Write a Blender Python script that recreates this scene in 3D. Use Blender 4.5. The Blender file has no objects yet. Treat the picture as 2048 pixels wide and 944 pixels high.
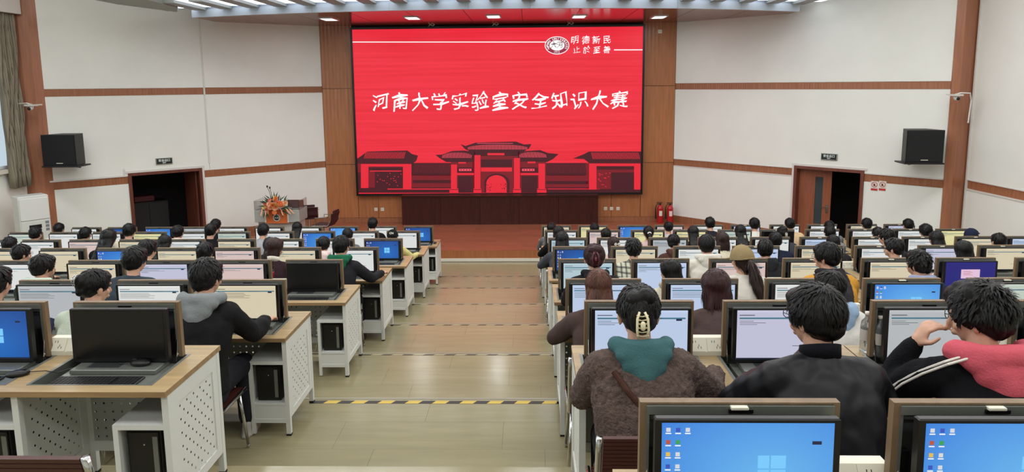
import bpy, math, random
import numpy as np
from mathutils import Vector, Matrix, noise as mn
random.seed(7); rng=np.random.default_rng(7)
SC=bpy.context.scene; COL=SC.collection
R=math.radians; PI=math.pi
# ------------------------------------------------------------------ camera
F_,CY,TH,YAW,ROLL=1400.,367.8,.1422,-.0244,-.009
CZ=4.02                                   # camera height over the hall's front floor
cd=bpy.data.cameras.new('camera'); cam=bpy.data.objects.new('camera',cd); COL.objects.link(cam)
cd.sensor_fit='HORIZONTAL'; cd.sensor_width=36; cd.lens=36*F_/2048
cd.shift_y=-(472-CY)/2048; cd.clip_start=.05; cd.clip_end=200
ct,st,cy_,sy_=math.cos(TH),math.sin(TH),math.cos(YAW),math.sin(YAW)
def ray(u,v):
    a,b=u-1024,v-CY
    px=a*math.cos(ROLL)+b*math.sin(ROLL); py=-a*math.sin(ROLL)+b*math.cos(ROLL)
    X=px/F_; vv=-py/F_; Y=ct+vv*st; z=-st+vv*ct
    return Vector((X*cy_+Y*sy_,-X*sy_+Y*cy_,z))
fw=ray(1024,CY).normalized(); rt=(ray(1024+500,CY)-ray(1024,CY)).normalized(); up=rt.cross(fw)
cam.matrix_world=Matrix.Translation((0,0,CZ))@Matrix((rt,up,-fw)).transposed().to_4x4()
SC.camera=cam
def aty(u,v,y): r=ray(u,v); p=r*(y/r.y); return Vector((p.x,p.y,p.z+CZ))
def atz(u,v,z): r=ray(u,v); p=r*((z-CZ)/r.z); return Vector((p.x,p.y,p.z+CZ))
def atplane(u,v,p,q):
    r=ray(u,v); n=Vector((q[1]-p[1],-(q[0]-p[0]),0)); t=(n.x*p[0]+n.y*p[1])/(n.x*r.x+n.y*r.y)
    s=r*t; return Vector((s.x,s.y,s.z+CZ))
def proj(P):
    x,y,z=P[0],P[1],P[2]-CZ; X=x*cy_-y*sy_; Y=x*sy_+y*cy_; d=Y*ct-z*st; v=Y*st+z*ct
    px=F_*X/d; py=-F_*v/d
    return 1024+px*math.cos(ROLL)-py*math.sin(ROLL), CY+px*math.sin(ROLL)+py*math.cos(ROLL)
# ------------------------------------------------------------------ world, lights, exposure
w=bpy.data.worlds.new('world'); SC.world=w; w.use_nodes=True
w.node_tree.nodes['Background'].inputs[0].default_value=(.80,.88,1,1); w.node_tree.nodes['Background'].inputs[1].default_value=.9
SC.view_settings.view_transform='Standard'; SC.view_settings.look='None'; SC.view_settings.gamma=1; SC.view_settings.exposure=0.0
try: SC.view_settings.use_curve_mapping=False
except Exception: pass
def area(name,loc,size,power,col=(1,1,1),rot=(0,0,0)):
    l=bpy.data.lights.new(name,'AREA'); l.shape='RECTANGLE'; l.size,l.size_y=size; l.energy=power; l.color=col
    o=bpy.data.objects.new(name,l); COL.objects.link(o); o.location=loc; o.rotation_euler=rot; return o
HALL_Z=7.0                                # hall ceiling height
LAMPS=[(x,y) for y in (-1.5,1.6,4.7,7.8,11.4) for x in (-7.6,-3.1,1.4,5.9)]
for x,y in LAMPS: area('fluorescent_lamp',(x,y,HALL_Z-.16),(3.6,1.0),44 if y<6 else (128 if y>10 else 60),(.98,.98,.98))
area('window_daylight',(-11.25,7.5,4.4),(10.5,3.2),760,(.80,.90,1.0),(0,R(-90),0))
# ------------------------------------------------------------------ materials
MATS={}
def nodes(name):
    m=bpy.data.materials.new(name); m.use_nodes=True; nt=m.node_tree; return m,nt,nt.nodes['Principled BSDF']
def N(nt,t,**k):
    n=nt.nodes.new(t)
    for a,b in k.items():
        if hasattr(n,a): setattr(n,a,b)
    return n
def lin(c): return tuple(((v/255)/12.92 if v/255<=.04045 else ((v/255+.055)/1.055)**2.4) for v in c)+(1,)
def mat(name,rgb,rough=.5,metal=0,bump=0,bscale=40,var=0,vscale=3,stretch=(1,1,1),spec=.5,trans=0,emit=None,es=0,coat=0,bdist=.01):
    if name in MATS: return MATS[name]
    m,nt,b=nodes(name); c=lin(rgb); b.inputs['Base Color'].default_value=c; b.inputs['Roughness'].default_value=rough
    b.inputs['Metallic'].default_value=metal; b.inputs['Specular IOR Level'].default_value=spec
    b.inputs['Transmission Weight'].default_value=trans; b.inputs['Coat Weight'].default_value=coat
    if emit: b.inputs['Emission Color'].default_value=lin(emit); b.inputs['Emission Strength'].default_value=es
    if bump or var:
        tc=N(nt,'ShaderNodeTexCoord'); mp=N(nt,'ShaderNodeMapping'); mp.inputs['Scale'].default_value=stretch
        nt.links.new(tc.outputs['Object'],mp.inputs['Vector'])
        if bump:
            n=N(nt,'ShaderNodeTexNoise'); n.inputs['Scale'].default_value=bscale; n.inputs['Detail'].default_value=3
            nt.links.new(mp.outputs[0],n.inputs['Vector']); bp=N(nt,'ShaderNodeBump'); bp.inputs['Strength'].default_value=bump; bp.inputs['Distance'].default_value=bdist
            nt.links.new(n.outputs[0],bp.inputs['Height']); nt.links.new(bp.outputs[0],b.inputs['Normal'])
        if var:
            n=N(nt,'ShaderNodeTexNoise'); n.inputs['Scale'].default_value=vscale; n.inputs['Detail'].default_value=4
            nt.links.new(mp.outputs[0],n.inputs['Vector']); r=N(nt,'ShaderNodeValToRGB')
            r.color_ramp.elements[0].position=.3; r.color_ramp.elements[1].position=.7
            r.color_ramp.elements[0].color=tuple(max(0,v*(1-var)) for v in c[:3])+(1,); r.color_ramp.elements[1].color=tuple(min(1,v*(1+var)) for v in c[:3])+(1,)
            nt.links.new(n.outputs[0],r.inputs[0]); nt.links.new(r.outputs[0],b.inputs['Base Color'])
    MATS[name]=m; return m
def emis(name,rgb,s=1.0):
    if name in MATS: return MATS[name]
    m,nt,b=nodes(name); b.inputs['Base Color'].default_value=(.01,.01,.01,1); b.inputs['Roughness'].default_value=.35
    b.inputs['Emission Color'].default_value=lin(rgb); b.inputs['Emission Strength'].default_value=s
    MATS[name]=m; return m
def wood(name,rgb,axis='z',rough=.35,groove=0,dark=.25,ring=1.0,coat=0):
    if name in MATS: return MATS[name]
    m,nt,b=nodes(name); tc=N(nt,'ShaderNodeTexCoord'); mp=N(nt,'ShaderNodeMapping')
    s={'z':(9,9,.7),'x':(.8,10,10),'y':(10,.8,10)}[axis]; mp.inputs['Scale'].default_value=[v*ring for v in s]
    nt.links.new(tc.outputs['Object'],mp.inputs[0]); n=N(nt,'ShaderNodeTexNoise'); n.inputs['Scale'].default_value=2.2; n.inputs['Detail'].default_value=6; n.inputs['Distortion'].default_value=.6
    nt.links.new(mp.outputs[0],n.inputs['Vector']); r=N(nt,'ShaderNodeValToRGB'); c=lin(rgb)
    r.color_ramp.elements[0].position=.32; r.color_ramp.elements[1].position=.66
    r.color_ramp.elements[0].color=tuple(v*(1-dark) for v in c[:3])+(1,); r.color_ramp.elements[1].color=tuple(min(1,v*(1+dark*.5)) for v in c[:3])+(1,)
    nt.links.new(n.outputs[0],r.inputs[0])
    oi=N(nt,'ShaderNodeObjectInfo'); hs=N(nt,'ShaderNodeHueSaturation'); mr=N(nt,'ShaderNodeMapRange'); mr.inputs[3].default_value=.93; mr.inputs[4].default_value=1.07
    nt.links.new(oi.outputs['Random'],mr.inputs[0]); nt.links.new(mr.outputs[0],hs.inputs['Value']); nt.links.new(r.outputs[0],hs.inputs['Color']); nt.links.new(hs.outputs[0],b.inputs['Base Color'])
    b.inputs['Roughness'].default_value=rough; b.inputs['Coat Weight'].default_value=coat
    if groove:
        wv=N(nt,'ShaderNodeTexWave'); wv.bands_direction='X'; wv.inputs['Scale'].default_value=groove; nt.links.new(tc.outputs['Object'],wv.inputs['Vector'])
        bp=N(nt,'ShaderNodeBump'); bp.inputs['Strength'].default_value=.35; bp.inputs['Distance'].default_value=.01; nt.links.new(wv.outputs[1],bp.inputs['Height']); nt.links.new(bp.outputs[0],b.inputs['Normal'])
    MATS[name]=m; return m
def perforated(name,rgb,plane,pitch=.036,rad=.12,stag=True):
    """painted sheet with real see-through round holes"""
    m,nt,b=nodes(name); b.inputs['Base Color'].default_value=lin(rgb); b.inputs['Roughness'].default_value=.45
    tc=N(nt,'ShaderNodeTexCoord'); sp=N(nt,'ShaderNodeSeparateXYZ'); nt.links.new(tc.outputs['Object'],sp.inputs[0])
    def M(op,a,bb=None):
        n=N(nt,'ShaderNodeMath',operation=op)
        for i,v in enumerate((a,bb)):
            if v is None: continue
            if isinstance(v,(int,float)): n.inputs[i].default_value=v
            else: nt.links.new(v,n.inputs[i])
        return n.outputs[0]
    U=sp.outputs['Y' if plane=='yz' else 'X']; V=sp.outputs['Z']
    u=M('DIVIDE',U,pitch); v=M('DIVIDE',V,pitch)
    if stag: a=M('ADD',u,v); bq=M('SUBTRACT',v,u); a=M('MULTIPLY',a,.5); bq=M('MULTIPLY',bq,.5); u,v=a,bq
    fu=M('SUBTRACT',M('FRACT',u),.5); fv=M('SUBTRACT',M('FRACT',v),.5)
    d=M('ADD',M('MULTIPLY',fu,fu),M('MULTIPLY',fv,fv)); h=M('LESS_THAN',d,rad*rad)
    tr=N(nt,'ShaderNodeBsdfTransparent'); mx=N(nt,'ShaderNodeMixShader'); nt.links.new(h,mx.inputs[0]); nt.links.new(b.outputs[0],mx.inputs[1]); nt.links.new(tr.outputs[0],mx.inputs[2])
    nt.links.new(mx.outputs[0],nt.nodes['Material Output'].inputs[0]); MATS[name]=m; return m
WHITE_WALL=mat('wall_paint',(238,240,233),.6,bump=.15,bscale=25,var=.025,vscale=1.2)
WOOD_WALL=wood('wall_veneer',(172,112,72),'z',.32,groove=3.2,dark=.16)
WOOD_BAND=wood('band_veneer',(158,102,70),'z',.35,groove=5,dark=.18)
WOOD_DARK=wood('dark_walnut',(62,26,22),'z',.3,dark=.35)
OAK=wood('oak_laminate',(168,144,104),'x',.38,dark=.2,ring=1.0)
OAK_EDGE=wood('oak_edge',(152,124,88),'x',.45,dark=.2); LIDWOOD=wood('lid_veneer',(128,106,80),'z',.5,dark=.2)
STEEL=mat('white_steel',(216,219,215),.42,bump=.03,bscale=200)
GREY=mat('grey_metal',(120,124,118),.4,metal=.35)
GREYD=mat('dark_grey_panel',(52,54,56),.45)
BLACK=mat('black_plastic',(14,14,16),.38)
BLACKM=mat('black_matte',(10,10,11),.7)
CHROME=mat('chrome',(205,205,205),.15,metal=1)
PERF=perforated('perforated_steel',(216,219,215),'yz')
PERFX=perforated('perforated_back',(168,171,168),'xz',.05,.13,False)
SOCK=mat('socket_plastic',(226,224,206),.35)
# ------------------------------------------------------------------ mesh builder
class MB:
    def __init__(s): s.v=[]; s.f=[]; s.m=[]; s.mats=[]
    def mi(s,m):
        if m is None: return 0
        if m not in s.mats: s.mats.append(m)
        return s.mats.index(m)
    def add(s,vs,fs,m=None,M=None):
        o=len(s.v); i=s.mi(m)
        for p in vs: s.v.append(tuple(M@Vector(p)) if M is not None else tuple(p))
        for f in fs: s.f.append([o+k for k in f]); s.m.append(i)
        return s
    def box(s,x0,x1,y0,y1,z0,z1,m=None,M=None,bev=0):
        if bev:
            b=bev; vs=[];
            for z,i in ((z0,b),(z0+b,0),(z1-b,0),(z1,b)):
                vs+= [(x0+i+0,y0+i,z),(x1-i,y0+i,z),(x1-i,y1-i,z),(x0+i,y1-i,z)]
            fs=[(3,2,1,0),(12,13,14,15)]
            for k in range(3):
                for j in range(4): a=4*k+j; c=4*k+(j+1)%4; fs.append((a,c,c+4,a+4))
            return s.add(vs,fs,m,M)
        vs=[(x0,y0,z0),(x1,y0,z0),(x1,y1,z0),(x0,y1,z0),(x0,y0,z1),(x1,y0,z1),(x1,y1,z1),(x0,y1,z1)]
        return s.add(vs,[(3,2,1,0),(4,5,6,7),(0,1,5,4),(1,2,6,5),(2,3,7,6),(3,0,4,7)],m,M)
    def prism(s,pts,z0,z1,m=None,M=None):       # pts ccw in xy
        n=len(pts); vs=[(p[0],p[1],z0) for p in pts]+[(p[0],p[1],z1) for p in pts]
        fs=[tuple(range(n-1,-1,-1)),tuple(range(n,2*n))]+[(i,(i+1)%n,n+(i+1)%n,n+i) for i in range(n)]
        return s.add(vs,fs,m,M)
    def loft(s,rings,m=None,seg=16,cap=True,M=None):   # rings: (cx,cy,cz,rx,ry)
        vs=[];fs=[]
        for (cx,cy,cz,rx,ry) in rings:
            for k in range(seg): a=2*PI*k/seg; vs.append((cx+rx*math.cos(a),cy+ry*math.sin(a),cz))
        n=len(rings)
        for i in range(n-1):
            for k in range(seg): a=i*seg+k; b=i*seg+(k+1)%seg; fs.append((a,b,b+seg,a+seg))
        if cap: fs.append(tuple(range(seg-1,-1,-1))); fs.append(tuple(range((n-1)*seg,n*seg)))
        return s.add(vs,fs,m,M)
    def ell(s,c,r,m=None,seg=16,rg=10,rot=None,M=None):
        vs=[(0,0,-1)];fs=[]
        for i in range(1,rg):
            t=-PI/2+PI*i/rg
            for k in range(seg): a=2*PI*k/seg; vs.append((math.cos(t)*math.cos(a),math.cos(t)*math.sin(a),math.sin(t)))
        vs.append((0,0,1)); L=len(vs)-1
        for k in range(seg): fs.append((0,1+(k+1)%seg,1+k)); fs.append((L,L-seg+k,L-seg+(k+1)%seg))
        for i in range(rg-2):
            for k in range(seg): a=1+i*seg+k; b=1+i*seg+(k+1)%seg; fs.append((a,b,b+seg,a+seg))
        q=rot.to_matrix() if rot is not None else Matrix.Identity(3); c=Vector(c)
        vs=[tuple(q@Vector((v[0]*r[0],v[1]*r[1],v[2]*r[2]))+c) for v in vs]
        return s.add(vs,fs,m,M)
    def cap(s,a,b,ra,rb,m=None,seg=10,M=None):      # tapered capsule
        a=Vector(a); b=Vector(b); d=(b-a); L=d.length or 1e-6; d/=L
        x=d.orthogonal().normalized(); y=d.cross(x)
        prof=[(-ra*.99,ra*.15),(-ra*.7,ra*.71),(0,ra),(L,rb),(L+rb*.7,rb*.71),(L+rb*.99,rb*.15)]
        vs=[];fs=[]
        for t,r in prof:
            for k in range(seg): an=2*PI*k/seg; vs.append(tuple(a+d*t+x*(r*math.cos(an))+y*(r*math.sin(an))))
        for i in range(len(prof)-1):
            for k in range(seg): p=i*seg+k; q=i*seg+(k+1)%seg; fs.append((p,q,q+seg,p+seg))
        fs.append(tuple(range(seg-1,-1,-1))); fs.append(tuple(range((len(prof)-1)*seg,len(prof)*seg)))
        return s.add(vs,fs,m,M)
    def tube(s,pts,r,m=None,seg=8,M=None,radii=None):
        P=[Vector(p) for p in pts]; vs=[];fs=[]; n=len(P); x=None
        for i,p in enumerate(P):
            d=(P[min(i+1,n-1)]-P[max(i-1,0)]).normalized()
            x=(d.orthogonal() if x is None else (x-d*x.dot(d))).normalized(); y=d.cross(x); rr=radii[i] if radii else r
            for k in range(seg): a=2*PI*k/seg; vs.append(tuple(p+x*(rr*math.cos(a))+y*(rr*math.sin(a))))
        for i in range(n-1):
            for k in range(seg): a=i*seg+k; b=i*seg+(k+1)%seg; fs.append((a,b,b+seg,a+seg))
        fs.append(tuple(range(seg-1,-1,-1))); fs.append(tuple(range((n-1)*seg,n*seg)))
        return s.add(vs,fs,m,M)
    def mesh(s,name,m=None,smooth=False):
        me=bpy.data.meshes.new(name); me.from_pydata(s.v,[],s.f)
        ms=s.mats or [m]
        for q in ms: me.materials.append(q)
        me.polygons.foreach_set('material_index',s.m)
        if smooth: me.polygons.foreach_set('use_smooth',[True]*len(me.polygons))
        me.update(); return me
def link(name,me,parent=None,loc=None,rot=None,scale=None):
    o=bpy.data.objects.new(name,me); COL.objects.link(o)
    if parent: o.parent=parent
    if loc is not None: o.location=loc
    if rot is not None: o.rotation_euler=rot
    if scale is not None: o.scale=(scale,)*3 if isinstance(scale,(int,float)) else scale
    return o
def tag(o,label=None,cat=None,group=None,kind=None):
    if label: o['label']=label
    if cat: o['category']=cat
    if group: o['group']=group
    if kind: o['kind']=kind
    return o
def thing(name,label,cat,loc=(0,0,0),rotz=0,group=None,scale=None):
    return tag(link(name,None,None,loc,(0,0,rotz),scale),label,cat,group)
def struct(name,me): return tag(link(name,me),kind='structure')
# ================================================================== SETTING
BW=18.95; XL,XRt=-5.57,3.92
PL=(-10.52,14.93); PR=(8.62,14.55)       # far ends of the oblique walls
B1=(CZ-.19,CZ-.03); B2=(CZ-2.225,CZ-2.055); STZ=.258; SC_Z=CZ+1.56
def wallM(p,q):      # local x along p->q, local y = into the wall (away from the room), z up
    d=Vector((q[0]-p[0],q[1]-p[1],0)); L=d.length; d/=L
    return Matrix(((d.x,-d.y,0,p[0]),(d.y,d.x,0,p[1]),(0,0,1,0),(0,0,0,1))),L
FLOORM,nt,b=nodes('vinyl_floor'); MATS['fl']=FLOORM
tc=N(nt,'ShaderNodeTexCoord'); mp=N(nt,'ShaderNodeMapping'); mp.inputs['Scale'].default_value=(.6,5,1); n=N(nt,'ShaderNodeTexNoise'); n.inputs['Scale'].default_value=3; n.inputs['Detail'].default_value=5
gm=N(nt,'ShaderNodeNewGeometry'); nt.links.new(gm.outputs['Position'],mp.inputs[0]); nt.links.new(mp.outputs[0],n.inputs['Vector']); r=N(nt,'ShaderNodeValToRGB')
r.color_ramp.elements[0].position=.3; r.color_ramp.elements[1].position=.7; r.color_ramp.elements[0].color=lin((138,130,100)); r.color_ramp.elements[1].color=lin((148,140,109))
nt.links.new(n.outputs[0],r.inputs[0])
oi=N(nt,'ShaderNodeObjectInfo'); hs=N(nt,'ShaderNodeHueSaturation'); mr=N(nt,'ShaderNodeMapRange'); mr.inputs[3].default_value=.98; mr.inputs[4].default_value=1.02
nt.links.new(oi.outputs['Random'],mr.inputs[0]); nt.links.new(mr.outputs[0],hs.inputs['Value']); nt.links.new(r.outputs[0],hs.inputs['Color']); nt.links.new(hs.outputs[0],b.inputs['Base Color'])
n2=N(nt,'ShaderNodeTexNoise'); n2.inputs['Scale'].default_value=1.3; nt.links.new(gm.outputs['Position'],n2.inputs['Vector']); m2=N(nt,'ShaderNodeMapRange'); m2.inputs[3].default_value=.11; m2.inputs[4].default_value=.24; b.inputs['Specular IOR Level'].default_value=.34
nt.links.new(n2.outputs[0],m2.inputs[0]); nt.links.new(m2.outputs[0],b.inputs['Roughness'])
bp=N(nt,'ShaderNodeBump'); bp.inputs['Strength'].default_value=.06; bp.inputs['Distance'].default_value=.02; n3=N(nt,'ShaderNodeTexNoise'); n3.inputs['Scale'].default_value=4; nt.links.new(gm.outputs['Position'],n3.inputs['Vector']); nt.links.new(n3.outputs[0],bp.inputs['Height']); nt.links.new(bp.outputs[0],b.inputs['Normal'])
# rows: near edge of the desks, desk top height
YR=[1.487,3.138,4.753,6.371,8.021,9.643,11.274,12.889]
ZT=[CZ+z for z in (-1.224,-1.448,-1.788,-2.042,-2.305,-2.556,-2.788,-3.034)]
ZF=[z-.75 for z in ZT]; DEP=.608; LIP=[y+DEP+.035 for y in YR]
XLa=-1.748; XRa=[.262,.2316,.215,.232,.232,.225,.212,.19]
PER=[1.50,1.505,1.515,1.497,1.488,1.476,1.468,1.463]
X0,X1=-11.2,10.6
bm=MB(); yb=-5.0
for k in range(8):
    y0=yb if k==0 else LIP[k-1]; bm.box(X0,X1,y0,LIP[k],-.4,ZF[k]-.012)
bm.box(X0,X1,LIP[7],19.6,-.4,-.012)
fl=struct('floor',bm.mesh('floor',FLOORM))
# planks of the aisle and the visible hall floor, each its own piece
pk=0; PLANK={}
def plank(x0,x1,y0,y1,z):
    key=(round(x1-x0,3),round(y1-y0,3))
    if key not in PLANK:
        q=MB(); w2,h2=(x1-x0)/2-.0005,(y1-y0)/2-.0005; q.box(-w2,w2,-h2,h2,-.011,0,bev=.0006); PLANK[key]=q.mesh('floor_plank',FLOORM)
    link('floor_plank',PLANK[key],fl,((x0+x1)/2,(y0+y1)/2,z))
for k in range(2,8):
    y0=LIP[k-1]; y1=LIP[k]; nr=4; h=(y1-y0)/nr
    for i in range(nr):
        off=[-2.9,-2.3,-2.6,-2.0][i]
        xs=[off+1.2*j for j in range(5)]
        for a in xs[:-1]: plank(a,a+1.2,y0+i*h,y0+(i+1)*h,ZF[k])
for i in range(4):
    h=(15.5-LIP[7])/4
    for j in range(8): plank(-4.0+j*.8,-3.2+j*.8,LIP[7]+i*h,LIP[7]+(i+1)*h,0)
q=MB()
for k in range(8):   # the rest of every tread, outside the aisle
    y0=yb if k==0 else LIP[k-1]
    a,bx=(-2.0,1.9)
    if k>=2: q.box(X0,-2.9,y0,LIP[k],ZF[k]-.012,ZF[k]-.0005); q.box(2.9,X1,y0,LIP[k],ZF[k]-.012,ZF[k]-.0005)
    else: q.box(X0,X1,y0,LIP[k],ZF[k]-.012,ZF[k]-.0005)
q.box(X0,-4,LIP[7],15.5,-.012,-.0005); q.box(2.4,X1,LIP[7],15.5,-.012,-.0005)
link('floor_sheet',q.mesh('floor_sheet',FLOORM),fl)
NOSE=mat('nosing_metal',(150,146,130),.35,metal=.4)
YEL=mat('tape_yellow',(196,168,70),.6); TBL=mat('tape_black',(40,38,36),.6); YELW=mat('tape_worn',(150,140,112),.5)
LIP[1]-=.06
for k in range(2,8):
    q=MB(); q.box(X0,X1,LIP[k]-.02,LIP[k]+.004,ZF[k]-.03,ZF[k]+.002)
    tag(link('trim_%d'%k,q.mesh('nosing',NOSE)),kind='structure')
    if k==1: continue
    q=MB(); a,c=-1.78,.24; x=a; i=0; tw=.05 if k==2 else .026; yy=LIP[k]-.05-tw
    while x<c:
        x2=min(x+.11,c); q.add([(x,yy,0),(x2,yy,0),(x2+.03,yy+tw,0),(x+.03,yy+tw,0)],[(0,1,2,3)],(YEL if k==2 else YELW) if i%2 else TBL); x=x2; i+=1
    o=link('hazard_tape',q.mesh('hazard_tape'),None,(0,0,ZF[k]+.0015))
    tag(o,'yellow and black hazard tape across aisle at edge of the %s step from stage'%['','seventh','sixth','fifth','fourth','third','second','first'][k],'tape','hazard tapes on the aisle steps')
# stage platform
SFL=wood('stage_floor',(158,92,66),'x',.22,dark=.15,ring=.8)
stx0,stx1=-8.0,6.5; SY=15.6
def slant_x_left(y): return XL+(PL[0]-XL)*(BW-y)/(BW-PL[1])
def slant_x_right(y): return XRt+(PR[0]-XRt)*(BW-y)/(BW-PR[1])
q=MB(); q.prism([(stx0,SY),(stx1,SY),(stx1,BW-2.3),(XRt,BW),(XL,BW),(stx0,BW-2.0)],-.01,STZ-.012)
sf=struct('floor_stage',q.mesh('stage',wood('stage_riser',(166,104,64),'z',.35,groove=3,dark=.15)))
PLANK2={}
h=(BW-SY)/12
for i in range(12):
    y0=SY+i*h; off=-8+(i%3)*.6; xm0=max(stx0,slant_x_left(y0+h)) ; xm1=min(stx1,slant_x_right(y0+h))
    x=off
    while x<xm1:
        a=max(x,xm0); c=min(x+1.8,xm1)
        if c-a>.1:
            key=(round(c-a,2),)
            if key not in PLANK2: u=MB(); u.box(-(c-a)/2+.001,(c-a)/2-.001,-h/2+.001,h/2-.001,-.012,0); PLANK2[key]=u.mesh('floor_board',SFL)
            link('floor_board',PLANK2[key],sf,((a+c)/2,y0+h/2,STZ))
        x+=1.8
q=MB(); q.box(stx0,stx1,SY-.03,SY,0,.07); tag(link('baseboard_stage',q.mesh('baseboard',mat('skirting_white',(220,214,200),.4))),kind='structure')
# back wall
q=MB(); q.box(XL-.3,XRt+.3,BW+.03,BW+.2,-.4,SC_Z+.4); bw=struct('wall_back',q.mesh('wall_back',mat('wall_gap',(70,42,28),.6)))
def panel(parent,M,x0,x1,z0,z1,m,th=.03,g=.006,name='wall_panel',front=0):
    w2=(x1-x0)/2; h2=(z1-z0)/2; q=MB(); q.box(-w2+g,w2-g,0,th,-h2+g,h2-g); 
    o=link(name,q.mesh(name,m),parent); o.matrix_local=M@Matrix.Translation(((x0+x1)/2,front,(z0+z1)/2)); return o
Mb,Lb=wallM((XL,BW),(XRt,BW))
zr=[STZ+.12,1.87,3.93,SC_Z+.1]; xs=[0,.86,1.5]
for a,c in ((0,.86),(Lb-.88,Lb)):
    for i in range(3): panel(bw,Mb,a,c,zr[i],zr[i+1],WOOD_WALL)
for a,c in ((.86,1.42),(1.42,2.2),(2.2,3.2),(3.2,4.2),(4.2,5.3),(5.3,6.4),(6.4,7.35),(7.35,7.82),(7.82,Lb-.88)): panel(bw,Mb,a,c,zr[0],1.87,WOOD_WALL)
panel(bw,Mb,.86,Lb-.88,1.87,SC_Z+.1,BLACKM)
q=MB(); q.box(XL,XRt,BW-.02,BW+.03,STZ,STZ+.12); tag(link('baseboard_back',q.mesh('baseboard',WOOD_BAND)),kind='structure')
# oblique side walls, with their timber bands and door openings
DZ=2.04
# left: wall runs from the pilaster to the back wall
def L_u(u,v): return (atplane(u,v,PL,(XL,BW))-Vector((PL[0],PL[1],0))).to_2d().length
def R_u(u,v): return (atplane(u,v,PR,(XRt,BW))-Vector((XRt,BW,0))).to_2d().length
def oblique_wall(name,p,q_,d0,d1,joint,base):
    M,L=wallM(p,q_); g=MB()
    g.box(-.06,d0,.045,.2,-.4,HALL_Z+.05,M=M); g.box(d1,L+.04,.045,.2,-.4,HALL_Z+.05,M=M); g.box(d0,d1,.045,.2,DZ,HALL_Z+.05,M=M)
    root=struct(name,g.mesh(name,WHITE_WALL)); J=joint if joint else None
    for a,c in ([(0,J),(J,L)] if J else [(0,L)]):
        panel(root,M,a,c,B1[1],HALL_Z,WHITE_WALL,.045,.003)
        panel(root,M,a,c,B1[0],B1[1],WOOD_BAND,.03,.001,'timber_band',.012)
    e=J or L; g=.003
    q=MB(); u=DZ+.05; pts=[(g,B2[1]+g),(d0,B2[1]+g),(d0,u),(d1,u)]+([(d1,B2[1]+g),(e-g,B2[1]+g)] if e>d1+.01 else [(e-g,u)] if not J else [(e-g,u)])+[(e-g,B1[0]-g),(g,B1[0]-g)]
    q.add([(p[0],y,p[1]) for y in (0,.045) for p in pts],[tuple(range(len(pts))),tuple(range(2*len(pts)-1,len(pts)-1,-1))]+[(k,k+len(pts),(k+1)%len(pts)+len(pts),(k+1)%len(pts)) for k in range(len(pts))])
    o=link('wall_panel',q.mesh('wall_panel',WHITE_WALL),root); o.matrix_local=M
    if J: panel(root,M,J,L,B2[1],B1[0],WHITE_WALL,.045,.003)
    for a,c in ((0,d0),(d1,L)):
        panel(root,M,a,c,B2[0],B2[1],WOOD_BAND,.03,.001,'timber_band',.012)
        panel(root,M,a,c,STZ+.16,B2[0],WHITE_WALL,.045,.003)
        panel(root,M,a,c,0,STZ+.16,WOOD_BAND,.04,.001,'timber_base',.005)
    return root,M,L
dl0,dl1=L_u(256,352),L_u(404,342); dr0,dr1=R_u(1589,333),R_u(1729,343)
JL=L_u(404,120)
wl,ML,LL=oblique_wall('wall_left_oblique',PL,(XL,BW),dl0,dl1,JL,0)
wr,MR,LR=oblique_wall('wall_right_oblique',(XRt,BW),PR,dr0,dr1,None,0)
DOORW=wood('door_veneer',(150,88,62),'z',.35,dark=.2); FRW=wood('door_frame_wood',(112,60,46),'z',.4,dark=.25)
def doorway(name,M,d0,d1,leaf):
    q=MB(); f=.07
    q.box(d0,d0+f,-.03,.2,0,DZ,M=M); q.box(d1-f,d1,-.03,.2,0,DZ,M=M); q.box(d0+f,d1-f,-.03,.2,DZ-f,DZ,M=M)
    o=struct(name,q.mesh('door_frame',FRW))
    q=MB(); wt=mat('trunking_white',(222,220,214),.5); q.box(d0-.06,d1+.06,-.02,.01,DZ,DZ+.05,M=M); q.box(d0-.05 if leaf=='right' else d1,(d0 if leaf=='right' else d1+.05),-.02,.01,.05,DZ,M=M); link('surface_trunking',q.mesh('trunking',wt),o)
    # the dark room behind
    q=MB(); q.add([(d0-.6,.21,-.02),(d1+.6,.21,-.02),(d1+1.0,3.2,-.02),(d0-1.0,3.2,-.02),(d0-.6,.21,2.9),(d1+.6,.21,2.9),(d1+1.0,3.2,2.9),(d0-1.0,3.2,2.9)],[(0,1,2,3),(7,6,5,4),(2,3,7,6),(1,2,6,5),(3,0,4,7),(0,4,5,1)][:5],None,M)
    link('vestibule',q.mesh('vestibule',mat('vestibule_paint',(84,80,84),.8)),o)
    return o
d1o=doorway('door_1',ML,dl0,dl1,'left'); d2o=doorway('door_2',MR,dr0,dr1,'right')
# right door: one leaf nearly shut, with slot window and lever handle
lw=(dr1-dr0-.14)/2
H=MR@Matrix.Translation((dr0+.07,.16,0))@Matrix.Rotation(R(10),4,'Z')
q=MB(); q.box(0,lw*.5,0,.045,.01,DZ-.08); q.box(lw*.5,lw*.74,0,.045,.01,.65); q.box(lw*.5,lw*.74,0,.045,1.78,DZ-.08); q.box(lw*.74,lw,0,.045,.01,DZ-.08)
lf=link('door_leaf',q.mesh('door_leaf',DOORW),d2o); lf.matrix_local=H
q=MB(); q.box(lw*.5,lw*.74,.015,.025,.65,1.78); g=link('pane',q.mesh('pane',mat('door_glass',(60,72,76),.12,spec=.8)),lf)
q=MB(); q.box(lw-.1,lw-.05,-.012,0,.93,1.13); q.tube([(lw-.075,-.01,1.07),(lw-.075,-.05,1.07),(lw-.2,-.055,1.07)],.009); link('door_handle',q.mesh('door_handle',CHROME),lf)
H=MR@Matrix.Translation((dr1-.08,.2,0))@Matrix.Rotation(R(-78),4,'Z')@Matrix.Diagonal((-1,1,1,1))
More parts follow.
